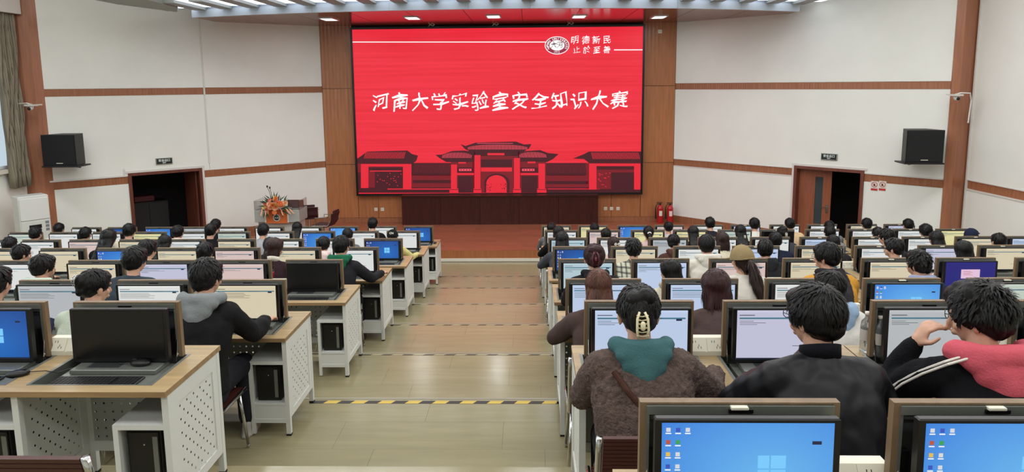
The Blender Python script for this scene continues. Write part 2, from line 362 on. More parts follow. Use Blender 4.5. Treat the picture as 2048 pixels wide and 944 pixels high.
q=MB(); q.box(0,lw,0,.045,.01,DZ-.08); lf=link('door_leaf',q.mesh('door_leaf',DOORW),d2o); lf.matrix_local=MR@Matrix.Translation((dr1-.09,.2,0))@Matrix.Rotation(R(100),4,'Z')
q=MB(); q.box(0,lw,0,.045,.01,DZ-.08); lf=link('door_leaf',q.mesh('door_leaf',FRW),d1o); lf.matrix_local=ML@Matrix.Translation((dl1-.09,.16,0))@Matrix.Rotation(R(97),4,'Z')
# dark cabinet with a box on it, seen through the left door
c=ML@Vector((dl0+.62,1.6,0)); ang=math.atan2(XL-PL[0],BW-PL[1]); 
t=thing('storage_cabinet','dark low cabinet standing in the unlit room behind the left door','cabinet',(c.x,c.y,-.02),math.atan2(BW-PL[1],XL-PL[0]))
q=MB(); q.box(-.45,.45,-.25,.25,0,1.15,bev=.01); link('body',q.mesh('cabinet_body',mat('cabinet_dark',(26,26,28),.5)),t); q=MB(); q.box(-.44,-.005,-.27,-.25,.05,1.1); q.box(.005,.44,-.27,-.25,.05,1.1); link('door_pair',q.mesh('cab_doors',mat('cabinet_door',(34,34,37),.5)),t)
q=MB(); q.box(-.3,.15,-.18,.15,0,.14,bev=.01); tag(link('storage_box',q.mesh('box',mat('box_maroon',(96,30,34),.6)),None,(c.x,c.y,1.131),(0,0,t.rotation_euler.z)),'maroon box lying on the dark cabinet behind the left door','box')
# pilasters and side walls
q=MB(); q.prism([(-10.55,14.87),(-10.44,14.99),(PL[0]-.05,PL[1]+.35),(-11.0,15.3),(-10.92,14.79),(-10.72,14.79)],0,HALL_Z+.05)
tag(link('trim_pilaster_left',q.mesh('pilaster',wood('pilaster_veneer',(160,104,76),'z',.35,dark=.15))),kind='structure')
q=MB(); q.prism([(8.57,14.53),(8.70,14.45),(9.05,14.60),(9.2,15.0),(8.75,15.0)],0,HALL_Z+.05)
tag(link('trim_pilaster_right',q.mesh('pilaster',MATS['pilaster_veneer'])),kind='structure')
SWR=((9.04,14.58),(10.3,-5.0)); MS,LS=wallM(*SWR)
q=MB(); q.box(-.1,LS,.04,.2,-.4,HALL_Z+.05,M=MS); ws=struct('wall_right',q.mesh('wall_right',WHITE_WALL))
q=MB(); q.box(.02,.06,-.02,.04,0,HALL_Z,M=MS); link('corner_trunking',q.mesh('corner_trunking',MATS['trunking_white']),ws)
for a in np.arange(.06,LS-.5,2.4):
    e=min(a+2.4,LS); panel(ws,MS,a,e,B2[1],HALL_Z,WHITE_WALL,.04,.003); panel(ws,MS,a,e,B2[0],B2[1],WOOD_BAND,.03,.001,'timber_band',.01); panel(ws,MS,a,e,0,B2[0],WHITE_WALL,.04,.003)
q=MB(); q.box(.06,LS,-.015,.02,B2[0]-.03,B2[0],M=MS); q.box(.06,LS,-.01,.02,B2[1],B2[1]+.02,M=MS); link('band_moulding',q.mesh('moulding',MATS['trunking_white']),ws)
# left wall with windows and curtain
WX=-10.9; q=MB()
q.box(WX-.2,WX,-5,15.3,-.4,2.35); q.box(WX-.2,WX,-5,15.3,5.9,HALL_Z+.05)
for a,c in ((14.6,15.3),(8.6,9.4),(3.2,4.0),(-5,-1.6)): q.box(WX-.2,WX,a,c,2.35,5.9)
wlft=struct('wall_left',q.mesh('wall_left',WHITE_WALL))
for i,(a,c) in enumerate(((9.4,14.6),(4.0,8.6),(-1.6,3.2))):
    q=MB(); fm=mat('window_frame_white',(225,228,228),.4)
    for yy in (a,(a+c)/2-.03,c-.06): q.box(WX-.12,WX-.04,yy,yy+.06,2.35,5.9)
    for zz in (2.35,4.9,5.84): q.box(WX-.12,WX-.04,a,c,zz,zz+.06)
    o=struct('window_%d'%(i+1),q.mesh('window_frame',fm))
    q=MB(); q.box(WX-.085,WX-.079,a,c,2.4,5.85); link('pane',q.mesh('pane',mat('window_glass',(235,245,245),.02,trans=1)),o)
q=MB(); q.box(WX-.2,WX+.1,9.3,14.6,2.27,2.35); tag(link('trim_sill_left',q.mesh('sill',MATS['skirting_white'])),kind='structure')
q=MB(); q.box(WX,WX+.30,9.0,14.76,5.55,5.95); tag(link('trim_curtain_pelmet',q.mesh('pelmet',MATS['trunking_white'])),kind='structure')
# curtain: folded cloth
def curtain(y0,y1,z0,z1,x,label):
    vs=[];fs=[];n=90;h=14
    for j in range(h+1):
        for i in range(n+1):
            t=i/n; z=z0+(z1-z0)*j/h; y=y0+(y1-y0)*t; vs.append((x+.07*math.sin(t*2*PI*9+.6*math.sin(j*.5))+.02*math.sin(t*50+j),y+.02*math.sin(j+i),z))
    for j in range(h):
        for i in range(n): a=j*(n+1)+i; fs.append((a,a+1,a+n+2,a+n+1))
    q=MB(); q.add(vs,fs); me=q.mesh('curtain',mat('curtain_cloth',(138,130,112),.85,bump=.2,bscale=60),True); o=link('curtain',me); md=o.modifiers.new('t','SOLIDIFY'); md.thickness=.006; tag(o,label,'curtain')
curtain(14.14,14.66,1.95,5.6,WX+.16,'long beige curtain gathered beside the left window next to the pilaster')
# rear wall of the hall (behind the camera)
q=MB(); q.box(X0,X1,-5.2,-5,-.4,HALL_Z+.05); struct('wall_rear',q.mesh('wall_rear',WHITE_WALL))
# ceilings
q=MB(); q.box(X0-.2,X1+.2,-5.2,19.2,HALL_Z,HALL_Z+.15); cei=struct('ceiling',q.mesh('ceiling',mat('ceiling_white',(222,222,220),.7)))
LUM=emis('lamp_diffuser',(255,255,255),1.6)
fxm=MB(); fxm.box(-1.85,1.85,-.55,.55,-.12,0); FX=fxm.mesh('lamp_housing',STEEL); dfm=MB(); dfm.box(-1.8,1.8,-.5,.5,-.13,-.12); DF=dfm.mesh('diffuser',LUM)
for i,(x,y) in enumerate(LAMPS):
    t=thing('ceiling_light','long fluorescent ceiling light, %s from left, %s rank counted from the rear'%(['first','second','third','fourth'][i%4],['first','second','third','fourth','fifth'][i//4]),'ceiling light',(x,y,HALL_Z),0,'fluorescent lights over the audience'); link('housing',FX,t); link('diffuser',DF,t)
arc=[atz(u,v,SC_Z).to_2d() for u,v in ((387,35),(505,29.5),(626,25),(780,21),(937,18),(1060,16.5),(1200,16),(1353,16.5),(1480,19),(1596,23))]
arc=[Vector((a.x,a.y)) for a in arc]
SCM=mat('stage_ceiling_panel',(120,62,48),.16,spec=.6,var=.08,vscale=1,bump=.02)
# stage ceiling boards between the fascia and the back wall
def arc_y(x):
    for a,c in zip(arc[:-1],arc[1:]):
        if a.x<=x<=c.x: return a.y+(c.y-a.y)*(x-a.x)/(c.x-a.x)
    return arc[0].y if x<arc[0].x else arc[-1].y
scr=None
def far_y(x):
    if x<XL: return BW-(XL-x)/(XL-PL[0])*(BW-PL[1])
    if x>XRt: return BW-(x-XRt)/(PR[0]-XRt)*(BW-PR[1])
    return BW
q=MB(); pts=[(a.x,a.y) for a in arc]+[(XRt,BW+.1),(XL,BW+.1)]; q.prism(pts,SC_Z+.02,SC_Z+.06); scl=struct('ceiling_stage',q.mesh('ceiling_stage',mat('ceiling_gap',(60,30,26),.6)))
xs=np.linspace(arc[0].x,arc[-1].x,12)
for a,c in zip(xs[:-1],xs[1:]):
    g=.006; n=4; lo=[(x,arc_y(x)) for x in np.linspace(a+g,c-g,n)]; hi=[(x,far_y(x)) for x in np.linspace(c-g,a+g,n)]
    lo=[(x,min(y,far_y(x)-.02)) for x,y in lo]
    u=MB(); u.prism(lo+hi,SC_Z,SC_Z+.02); link('ceiling_panel',u.mesh('ceiling_panel',SCM),scl)
# curved white fascia and louvres in front of it
FAS=mat('fascia_white',(196,204,214),.45); q=MB()
for a,c in zip(arc[:-1],arc[1:]):
    d=(c-a).normalized(); n_=Vector((-d.y,d.x))*.05
    q.prism([(a.x-n_.x,a.y-n_.y),(c.x-n_.x,c.y-n_.y),(c.x+n_.x,c.y+n_.y),(a.x+n_.x,a.y+n_.y)],SC_Z-.005,SC_Z+.16)
    q.prism([(a.x,a.y),(c.x,c.y),(c.x+n_.x,c.y+n_.y),(a.x+n_.x,a.y+n_.y)],SC_Z+.16,HALL_Z)
tag(link('trim_fascia',q.mesh('fascia',FAS)),kind='structure')
LOUV=mat('louvre_grey',(150,154,150),.5); fin=MB(); fin.box(-.14,.14,-1.5,0,0,.10); FIN=fin.mesh('louvre',LOUV); ds=MB(); ds.box(-.19,.19,-1.45,-.02,0,.02); DSM=ds.mesh('light_strip',emis('strip_light',(235,244,255),2.2))
lv=struct('ceiling_louvre',MB().box(arc[0].x,arc[-1].x,13.7,16.0,SC_Z+.55,SC_Z+.58).mesh('louvre_tray',mat('tray_white',(215,220,224),.6)))
i=0
for x in np.arange(-8.05,6.5,.672):
    y=arc_y(x)-.06; link('louvre',FIN,lv,(x,y,SC_Z+.14)); y2=arc_y(x+.336)-.06
    link('light_strip',DSM,lv,(x+.336,y2,SC_Z+.2))
q=MB(); e=atz(281,12,SC_Z+.14); q.prism([(arc[0].x-.35,arc[0].y-.05),(e.x-.2,e.y-.5),(e.x-.2,e.y-2.4),(e.x+.9,e.y-2.4),(arc[0].x+.1,arc[0].y-.9)],SC_Z+.12,SC_Z+.30); tag(link('trim_soffit_left',q.mesh('soffit',mat('soffit_grey',(150,158,150),.5))),kind='structure')
# recessed stage lights
for i,(u,v) in enumerate(((658,38),(825,35.5),(987,32.5),(1158,32.5),(1318,33.5))):
    p=atz(u,v,SC_Z); t=thing('recessed_light','small square recessed light in stage ceiling, %s from the left'%['first','second','third','fourth','fifth'][i],'ceiling light',(p.x,p.y,SC_Z-.012),0,'recessed lights over the stage')
    q=MB(); a=.17; 
    for s in ((-a,a,-.31,-.28),(-a,a,.28,.31),(-a,-a+.03,-.28,.28),(a-.03,a,-.28,.28)): q.box(s[0],s[1],s[2],s[3],-.008,.011)
    link('frame',q.mesh('light_frame',STEEL),t); q=MB(); q.box(-a+.03,a-.03,-.28,.28,0,.01); link('diffuser',q.mesh('diffuser',emis('stage_light',(240,246,255),4.5)),t)
    area('stage_lamp',(p.x,p.y,SC_Z-.04),(.3,.5),14,(.95,.97,1))
# ================================================================== LED SCREEN
SYP=18.80
tl=aty(704,57,SYP); br=aty(1284.5,386,SYP); SX0,SX1=tl.x,aty(1287,54,SYP).x-.01; SZ0,SZ1=br.z+.02,aty(1000,56,SYP).z
led=thing('led_screen','huge red projection wall showing the event title above a traditional gate','screen',((SX0+SX1)/2,SYP,SZ0))
def S(u,v,dy=0): p=aty(u,v,SYP); return (p.x-led.location.x,-dy,p.z-SZ0)
W2=(SX1-SX0)/2; HH=SZ1-SZ0; fb=.055
q=MB(); q.box(-W2-fb,W2+fb,.012,.14,-fb,HH+fb); 
for s in ((-W2-fb,-W2,-fb,HH+fb),(W2,W2+fb,-fb,HH+fb),(-W2,W2,-fb,0),(-W2,W2,HH,HH+fb)): q.box(s[0],s[1],-.03,.012,s[2],s[3])
link('screen_frame',q.mesh('screen_frame',BLACK),led)
m,nt,b=nodes('led_red'); tc=N(nt,'ShaderNodeTexCoord'); wv=N(nt,'ShaderNodeTexNoise'); mp=N(nt,'ShaderNodeMapping'); mp.inputs['Scale'].default_value=(.15,1,9); nt.links.new(tc.outputs['Object'],mp.inputs[0]); nt.links.new(mp.outputs[0],wv.inputs['Vector']); wv.inputs['Scale'].default_value=1.6; wv.inputs['Detail'].default_value=2
rp=N(nt,'ShaderNodeValToRGB'); rp.color_ramp.elements[0].position=.35; rp.color_ramp.elements[1].position=.65; rp.color_ramp.elements[0].color=lin((230,30,50)); rp.color_ramp.elements[1].color=lin((242,42,64)); nt.links.new(wv.outputs[0],rp.inputs[0]); nt.links.new(rp.outputs[0],b.inputs['Emission Color']); b.inputs['Emission Strength'].default_value=.98; b.inputs['Base Color'].default_value=(.01,.005,.005,1); b.inputs['Roughness'].default_value=.5
LEDR=m
q=MB(); q.box(-W2,W2,0,.012,0,HH); disp=link('display',q.mesh('display',LEDR),led)
SW=emis('led_white',(255,250,250),1.05); SDk=emis('led_dark',(72,18,30),.9); SM=emis('led_mid',(128,22,36),.9); SBr=emis('led_bright',(232,36,56),.98); SLt=emis('led_pink',(246,80,100),1.0); SPu=emis('led_plum',(150,24,62),.95)
pic=MB()
def poly(pts,m,ly):
    P=[S(u,v,.002+.002*ly) for u,v in pts]; x=[(p[0],p[2]) for p in P]; A=sum(x[i][0]*x[(i+1)%len(x)][1]-x[(i+1)%len(x)][0]*x[i][1] for i in range(len(x)))
    f=list(range(len(P))); 
    if A<0: f.reverse()
    pic.add(P,[f],m)
def rect(u0,v0,u1,v1,m,ly): poly([(u0,v0),(u1,v0),(u1,v1),(u0,v1)],m,ly)
def stripes(u0,u1,v0,v1,m,ly,step=2.6,wd=1.1,sl=0,shr=0):
    n=int((u1-u0)/step)
    for i in range(n):
        u=u0+i*step; t=i/max(1,n-1); c=(1-abs(2*t-1)**3)
        a=v0+(1-c)*shr; poly([(u+sl,a),(u+sl+wd,a),(u+wd,v1),(u,v1)],m,ly)
# side walls of the compound
rect(823,326,904,351,SDk,1); rect(1088,326,1180,351,SDk,1); rect(823,350,904,376,SM,1); rect(1088,350,1180,376,SM,1)
stripes(828,902,328,346,SM,2,3,.8,3); stripes(1092,1176,328,346,SM,2,3,.8,-3)
rect(826,360,902,366,SDk,2); rect(1090,362,1176,368,SDk,2)
rect(712.5,375,1283,385.5,SDk,2); rect(775,377,900,379,SBr,3); rect(1095,377,1200,378.5,SBr,3)
# flanking halls
poly([(712,319),(735,303),(815,301),(824,308),(836,311),(833,321),(826,327),(712,327)],SDk,3); stripes(728,812,304,317,SBr,4,2.9,1.1,4)
rect(712.5,327,823,376,SM,2); rect(722,328,737,376,SBr,4); rect(737,328,806,333,SBr,4); rect(806,328,823,377,SBr,4); rect(738,335,806,341,SDk,4); rect(750,342,806,376,SDk,4); rect(712.5,345,722,376,SDk,4); rect(740,341,803,343,SBr,5)
poly([(1146,317),(1166,309),(1178,303),(1284,303),(1284,326),(1178,326),(1168,318)],SDk,3); stripes(1186,1282,305,318,SBr,4,2.9,1.1,-4)
rect(1172,326,1284,378,SM,2); rect(1178,327,1193,379,SBr,4); rect(1193,327,1270,332,SBr,4); rect(1268,327,1281,379,SBr,4); rect(1193,333,1268,339,SDk,4); rect(1222,345,1268,378,SDk,4); rect(1193,342,1222,378,SM,4)
for i in range(16): u=1195+random.random()*24; v=344+random.random()*30; rect(u,v,u+3,v+1.2,SBr,5)
for i in range(18): u=752+random.random()*50; v=344+random.random()*28; rect(u,v,u+2,v+1.5,SBr,5)
# main gate
rect(902,322,948,385,SM,3); rect(1038,322,1092,385,SM,3); rect(945,298,1041,385,SM,3)
poly([(871,310),(884,309),(904,302),(926,301),(950,303),(950,324),(893,324),(882,318)],SDk,4); poly([(1036,303),(1080,300),(1096,306),(1117,308),(1106,318),(1094,324),(1036,323)],SDk,4)
stripes(884,946,305,316,SLt,5,2.6,1.0,1.5,5); stripes(1040,1096,304,315,SLt,5,2.6,1.0,-1.5,5)
poly([(921,288),(931,292),(952,285),(1032,283),(1048,289),(1063,288),(1058,297),(1047,303),(941,303),(930,298)],SDk,5); stripes(936,1056,289,299,SLt,6,2.6,1.1,0,5); rect(954,286,1026,287,SLt,6)
rect(948,303,1039,312,SDk,4); rect(975,306,1009,310.5,SBr,6); rect(949,310,961,377,SBr,6); rect(1028,316,1040,377,SBr,6); rect(962,319,1024,334,SDk,6); rect(962,335,1024,343,SBr,5)
rect(902,329,914,377,SBr,6); rect(1077,327,1090,377,SBr,6); rect(915,335,946,345,SDk,4); rect(1041,335,1076,345,SDk,4)
for a,c in ((918,943),(1044,1069)): 
    rect(a,337.5,c,342,SLt,5)
    for k in range(4): rect(a+3+k*5.6,339,a+5.5+k*5.6,340.6,SDk,6)
rect(914,346,948,350,SBr,5); rect(1041,346,1077,350,SBr,5); rect(916,352,946,385,SDk,4); rect(1043,352,1075,385,SDk,4)
rect(917,324,932,327,SBr,5); rect(1055,323,1071,326.5,SBr,5)
def arch(cx,v0,v1,rx,ry,m,ly): poly([(cx-rx,v1)]+[(cx-rx*math.cos(t),v0+ry-ry*math.sin(t)) for t in np.linspace(0,PI,13)]+[(cx+rx,v1)],m,ly)
arch(994,343,385,31,16,SM,5); arch(994,347,385,25,18,SDk,6); arch(993,350,385,20.5,17,SBr,7)
for i in range(26):
    u=random.choice((976,1009))+random.gauss(0,4); v=366+random.random()*14; rect(u,v,u+1.6,v+1.8,SM,8)
for a,c in ((947,963),(1026,1042),(899,917),(1074,1093)): rect(a,377,c,385.3,SBr,7); rect(a,378.5,c,379.5,SDk,8)
rect(704.5,83.2,1091,85,SW,1); 
poly([(705,83.4),(1091,79.6),(1091,81.4),(705,85.4)],SW,1) if False else None
link('gate_picture',pic.mesh('gate_picture'),disp)
def textmesh(s,size,bold=0,shear=0):
    c=bpy.data.curves.new('t','FONT'); c.body=s; c.size=size; c.offset=bold; c.shear=shear; c.align_x='CENTER'; c.align_y='CENTER'; c.resolution_u=2
    o=bpy.data.objects.new('t',c); COL.objects.link(o); dg=bpy.context.evaluated_depsgraph_get(); me=bpy.data.meshes.new_from_object(o.evaluated_get(dg)); bpy.data.objects.remove(o); bpy.data.curves.remove(c)
    return me
def center(me):
    n=len(me.vertices); a=np.empty(n*3); me.vertices.foreach_get('co',a); a=a.reshape(-1,3)
    if n: 
        c=(a.max(0)+a.min(0))/2; a-=c; me.vertices.foreach_set('co',a.ravel()); me.update()
    return a
def brush(me,sz,seed=0):
    """rough, slanted brush-script deformation of a glyph"""
    a=center(me); x,y=a[:,0]/sz,a[:,1]/sz; X=x*1.0+.05*np.sin(y*7+seed)+.0*y; Y=y+.13*x+.05*np.sin(x*7+1.3*seed)+.03*x*x
    a[:,0]=X*sz; a[:,1]=Y*sz; me.vertices.foreach_set('co',a.ravel()); me.update()
def put_text(s,u,v,size,m,parent,bold=0,shear=0,ly=10,name='glyph',rot=0,br=None,sx=1,off=None):
    me=textmesh(s,size,bold,shear); 
    if br is not None: brush(me,size,br)
    else: center(me)
    me.materials.clear(); me.materials.append(m); p=S(u,v,.002+.002*ly); o=link(name,me,parent,p,(PI/2,rot,0),(sx,1,1)); return o
px=aty(1000,200,SYP).x; px=aty(1001,200,SYP).x-px        # metres per pixel on the screen
for i,ch in enumerate('河南大学实验室安全知识大赛'): put_text(ch,761+i*39.8,203.5-i*.36,36*px,SW,disp,.005*36*px,0,3,'title_glyph',R(-2),i)
for i,ch in enumerate('明德新民'): put_text(ch,1150+i*21.2,80-i*.1,16.5*px,SW,disp,.003*16*px,0,3,'motto_glyph',0,i)
for i,ch in enumerate('止於至善'): put_text(ch,1153+i*20.2,99.5-i*.1,15*px,SW,disp,.003*15*px,0,3,'motto_glyph',0,i+4)
for i,ch in enumerate('河南大学'): put_text(ch,971.5+i*14.3,326.6-i*.1,9.5*px,SLt,disp,.02*9*px,0,5,'plaque_glyph',0,i)
seal=MB()
def ellip(m,rx,ry,ly,n=40):
    u0,v0=1114,90.8; seal.add([S(u0+rx*math.cos(2*PI*k/n),v0+ry*math.sin(2*PI*k/n),.002+.002*ly) for k in range(n)],[tuple(range(n-1,-1,-1))],m)
ellip(SW,24.5,18,3); ellip(SPu,23,16.6,4); ellip(SW,15,10.4,5)
so=link('seal',seal.mesh('seal'),disp)
for p_ in (1099,1129): pass
for i,ch in enumerate('HENAN UNIVERSITY'):
    t=R(205)-R(230)*i/15; 
    if ch!=' ': put_text(ch,1114+19*math.cos(t),90.8-13.4*math.sin(t),6.2*px,SW,disp,.02*6*px,0,6,'seal_letter',-(t-PI/2)*.8)
put_text('1912',1114,104.2,6*px,SW,disp,.0,0,6,'seal_letter'); put_text('大',1107.5,89.5,13*px,SDk,disp,0,0,7,'seal_glyph',0,1); put_text('河',1120,89.5,13*px,SDk,disp,0,0,7,'seal_glyph',0,2)
q=MB(); a=[S(1228,98.9,.006),S(1285,98.7,.006),S(1285,100.6,.006),S(1228,100.8,.006)]; q.add(a,[(3,2,1,0)]); link('title_rule',q.mesh('rule',SW),disp)
# loose cable ends on top of the screen
for i,u in enumerate((862,990,1140)):
    p=S(u,54,.02); q=MB(); q.tube([(p[0]-.08,.03,HH+fb-.01),(p[0]-.03,.0,HH+fb+.05),(p[0]+.05,.02,HH+fb+.02),(p[0]+.1,0,HH+fb+.06)],.012); link('cable_end',q.mesh('cable',SOCK),led)
# long dark presidium desk
d0=atz(806,448,STZ); d1=atz(1195,446,STZ)
t=thing('presidium_desk','long dark walnut desk standing below the red screen on the stage','desk',((d0.x+d1.x)/2,18.55,STZ)); w2=(d1.x-d0.x)/2
q=MB(); q.box(-w2-.0,w2,-.03,.3,.76,.8); link('top',q.mesh('desk_top',WOOD_DARK),t)
for k in range(5):
    a=-w2+2*w2*k/5; q=MB(); q.box(-w2/5+.004,w2/5-.004,0,.02,0,.76); link('panel',q.mesh('panel',WOOD_DARK),t,(a+w2/5,0,0))
q=MB(); q.box(-w2,w2,.02,.29,0,.76); link('carcass',q.mesh('carcass',WOOD_DARK),t)
# power outlets on the back wall
def outlet(u,v,label,W=BW,M=None,sz=.045):
    p=aty(u,v,W); t=thing('wall_outlet',label,'outlet',(p.x,W,p.z)); q=MB(); q.box(-sz,sz,-.012,0,-sz,sz,bev=.003); link('plate',q.mesh('plate',SOCK),t); q=MB()
    for x in (-.015,.015): q.box(x-.003,x+.003,-.014,-.012,-.012,.008)
    link('slots',q.mesh('slots',BLACKM),t)
for u,l in ((752,'white wall outlet left of dark desk, nearest wall corner'),(765,'white wall outlet immediately left of the dark desk'),(1211,'white wall outlet nearest the right end of dark desk'),(1223,'middle white outlet of three right of dark desk'),(1236,'white outlet nearest the extinguishers, right of dark desk')): outlet(u,418.5 if u<1000 else 417,l)
outlet(1320,63,'small white outlet high on timber wall right of red screen',BW,sz=.05)
# ================================================================== wall equipment
def on_wall(Mw,u,v,p,q_): 
    P=atplane(u,v,p,q_); return P
angL=math.atan2(BW-PL[1],XL-PL[0]); angR=math.atan2(PR[1]-BW,PR[0]-XRt)
GRN=emis('exit_green',(228,236,226),.75)
def exit_sign(u,v,p,q_,ang,label):
    P=atplane(u,v,p,q_); t=thing('exit_sign',label,'sign',P,ang); q=MB(); q.box(-.18,.18,-.035,0,-.075,.075,bev=.004); link('housing',q.mesh('sign_housing',mat('sign_rim',(150,152,146),.4,metal=.5)),t)
    q=MB(); q.box(-.165,.165,-.038,-.035,-.06,.06); link('face',q.mesh('sign_face',mat('sign_black',(18,24,20),.4)),t)
    for s,z,sz in (('安全出口',.02,.065),('EXIT',-.035,.036)):
        me=textmesh(s,sz,.001); center(me); me.materials.clear(); me.materials.append(GRN); link('lettering',me,t,(0,-.0395,z),(PI/2,0,0))
exit_sign(328,322,PL,(XL,BW),angL,'black exit sign above the left dark doorway')
exit_sign(1659,313.5,(XRt,BW),PR,angR,'black exit sign above the right wooden door')
# wall speakers on brackets
def speaker(u,v,p,q_,ang,turn,label):
    P=atplane(u,v,p,q_); n=Vector((math.sin(ang),-math.cos(ang),0)); c=P+n*.45
    t=thing('wall_speaker',label,'loudspeaker',(c.x,c.y,P.z-.33),ang+turn); q=MB()
    q.prism([(-.36,-.25),(.36,-.25),(.22,.27),(-.22,.27)],0,.66); link('cabinet',q.mesh('speaker_cabinet',mat('speaker_black',(17,18,21),.55,bump=.1,bscale=90)),t)
    q=MB(); q.box(-.34,.34,-.262,-.25,.02,.64,bev=.003); link('grille',q.mesh('grille',mat('grille_black',(13,14,18),.75,bump=.5,bscale=300)),t)
    q=MB(); q.box(-.38,.38,-.28,.2,-.03,0); link('bracket',q.mesh('bracket',BLACK),t)
    q=MB(); q.box(-.07,.07,-.266,-.262,.05,.063); link('badge',q.mesh('badge',SOCK),t)
    q=MB(); q.tube([(.0,.1,-.03),(.0,.42,-.1)],.025); link('arm',q.mesh('arm',BLACK),t)
speaker(128,296,PL,(XL,BW),angL,R(-38),'black loudspeaker on a bracket, left wall beside the pilaster')
speaker(1851,288,(XRt,BW),PR,angR,R(38),'black loudspeaker on a bracket, right wall beside the pilaster')
# security cameras on the pilasters
def cctv(u,v,Y,d,label):
    p=aty(u,v,Y); t=thing('security_camera',label,'security camera',p); q=MB(); q.box(-.09,.09,-.09,.09,.04,.075); q.cap((0,0,.04),(0,-.03,0),.05,.055); link('housing',q.mesh('cctv_housing',mat('cctv_white',(210,208,200),.4)),t,None,None)
    q=MB(); q.ell((0,-.075,-.01),(.035,.025,.035)); link('lens',q.mesh('lens',BLACK,True),t)
    q=MB(); q.tube([(0,.05,.06),(d*.1,.02,.10),(d*.3,.05,.09),(d*.36,.1,-.05),(d*.35,.12,-.5)],.014); link('cable',q.mesh('cctv_cable',MATS['trunking_white']),t)
    q=MB(); q.box(-.03,.03,.05,.30,.05,.075); link('bracket',q.mesh('cctv_bracket',MATS['trunking_white']),t)
cctv(63,216,14.5,-1,'white dome security camera on left timber pilaster'); cctv(1912,196,14.1,1,'white dome security camera on right timber pilaster')
# surface conduit from left pilaster to the door
q=MB(); P0=ML@Vector((-.2,-.01,0)); 
q.box(-.1,dl0-.05,-.014,0,B2[1]+.0,B2[1]+.035,M=ML); q.box(dl0-.09,dl0-.05,-.014,0,B2[1]+.035,DZ+.1,M=ML); q.box(JL-.02,JL+.02,-.016,0,DZ+.1,HALL_Z-.9,M=ML)
tag(link('trim_conduit_left',q.mesh('conduit',MATS['trunking_white'])),kind='structure')
q=MB(); q.box(dr1+.05,LR-.05,-.014,0,B2[1],B2[1]+.03,M=MR); q.box(.02,dr0-.06,-.012,0,B2[0]-.02,B2[0],M=MR); q.box(.02,dr0-.06,-.012,0,B2[1],B2[1]+.015,M=MR); tag(link('trim_conduit_right',q.mesh('conduit',MATS['trunking_white'])),kind='structure')
# prohibition signs by right door
RED=mat('sign_red',(190,50,48),.5); SIW=mat('sign_white',(226,220,212),.5)
for u,l,k in ((1749,'no smoking style notice with red ring, nearer the right door',0),(1765,'no littering style notice with red ring, further from right door',1)):
    P=atplane(u,372,(XRt,BW),PR); t=thing('prohibition_sign',l,'sign',P,angR); q=MB(); q.box(-.075,.075,-.006,0,-.11,.11); link('board',q.mesh('board',SIW),t)
    q=MB(); n=20
    for i in range(n):
        a,c=2*PI*i/n,2*PI*(i+1)/n; q.add([(.062*math.cos(a),-.008,.03+.062*math.sin(a)),(.062*math.cos(c),-.008,.03+.062*math.sin(c)),(.05*math.cos(c),-.008,.03+.05*math.sin(c)),(.05*math.cos(a),-.008,.03+.05*math.sin(a))],[(0,1,2,3)])
    q.add([(-.04,-.008,.068),(-.034,-.008,.074),(.04,-.008,-.008),(.034,-.008,-.014)],[(0,1,2,3)]); q.box(-.068,.068,-.009,-.006,-.1,-.055); link('ring',q.mesh('ring',RED),t)
    q=MB(); q.box(-.02,.012,-.0075,-.006,.0,.05); q.box(.0,.03,-.0075,-.006,0,.012); link('pictogram',q.mesh('pictogram',BLACKM),t)
# floor-standing air conditioner
p=atz(60,466,1.0); 
ax,ay=-10.24,13.95; t=thing('air_conditioner','white floor standing air conditioner in the left corner below camera','air conditioner',(ax,ay,0),R(52))
ACW=mat('ac_white',(214,216,210),.4); q=MB(); q.box(-.27,.27,-.18,.18,0,1.85,bev=.02); link('body',q.mesh('ac_body',ACW),t)
q=MB(); q.box(-.25,.25,-.2,-.18,1.35,1.8,bev=.008); link('upper_grille',q.mesh('ac_upper',mat('ac_upper',(224,226,222),.35)),t)
q=MB(); q.box(-.25,.25,-.195,-.18,.1,1.33,bev=.006); link('front_panel',q.mesh('ac_front',ACW),t)
q=MB(); q.box(-.12,.1,-.2,-.194,1.17,1.25); link('display_window',q.mesh('ac_disp',BLACK),t)
q=MB(); 
for k in range(3): q.box(.17,.235,-.198,-.194,1.1+k*.075,1.155+k*.075)
link('energy_label',q.mesh('ac_label',mat('label_grey',(120,124,130),.5)),t)
# fire extinguishers
def extinguisher(u,v,y,label):
    p=aty(u,v,y); t=thing('fire_extinguisher',label,'fire extinguisher',(p.x,y,STZ)); q=MB(); q.loft([(0,0,0,.075,.075),(0,0,.02,.083,.083),(0,0,.40,.083,.083),(0,0,.46,.06,.06),(0,0,.49,.025,.025)]); link('cylinder',q.mesh('cylinder',mat('extinguisher_red',(176,24,30),.3)),t)
    q=MB(); q.box(-.02,.02,-.02,.02,.49,.53); q.box(-.1,.06,-.012,.012,.55,.562); q.box(-.09,.05,-.012,.012,.525,.535); link('valve',q.mesh('valve',BLACK),t)
    q=MB(); q.tube([(-.02,0,.51),(-.1,0,.5),(-.125,0,.4),(-.115,0,.12)],.014,radii=[.01,.01,.012,.022]); link('hose',q.mesh('hose',BLACK),t)
    q=MB(); q.box(-.04,.04,-.085,-.08,.2,.34); link('label_plate',q.mesh('label_plate',SIW),t)
extinguisher(1320,436,18.7,'red fire extinguisher at foot of timber wall, left of two'); extinguisher(1340,436,18.66,'red fire extinguisher against the white wall corner, right of two')
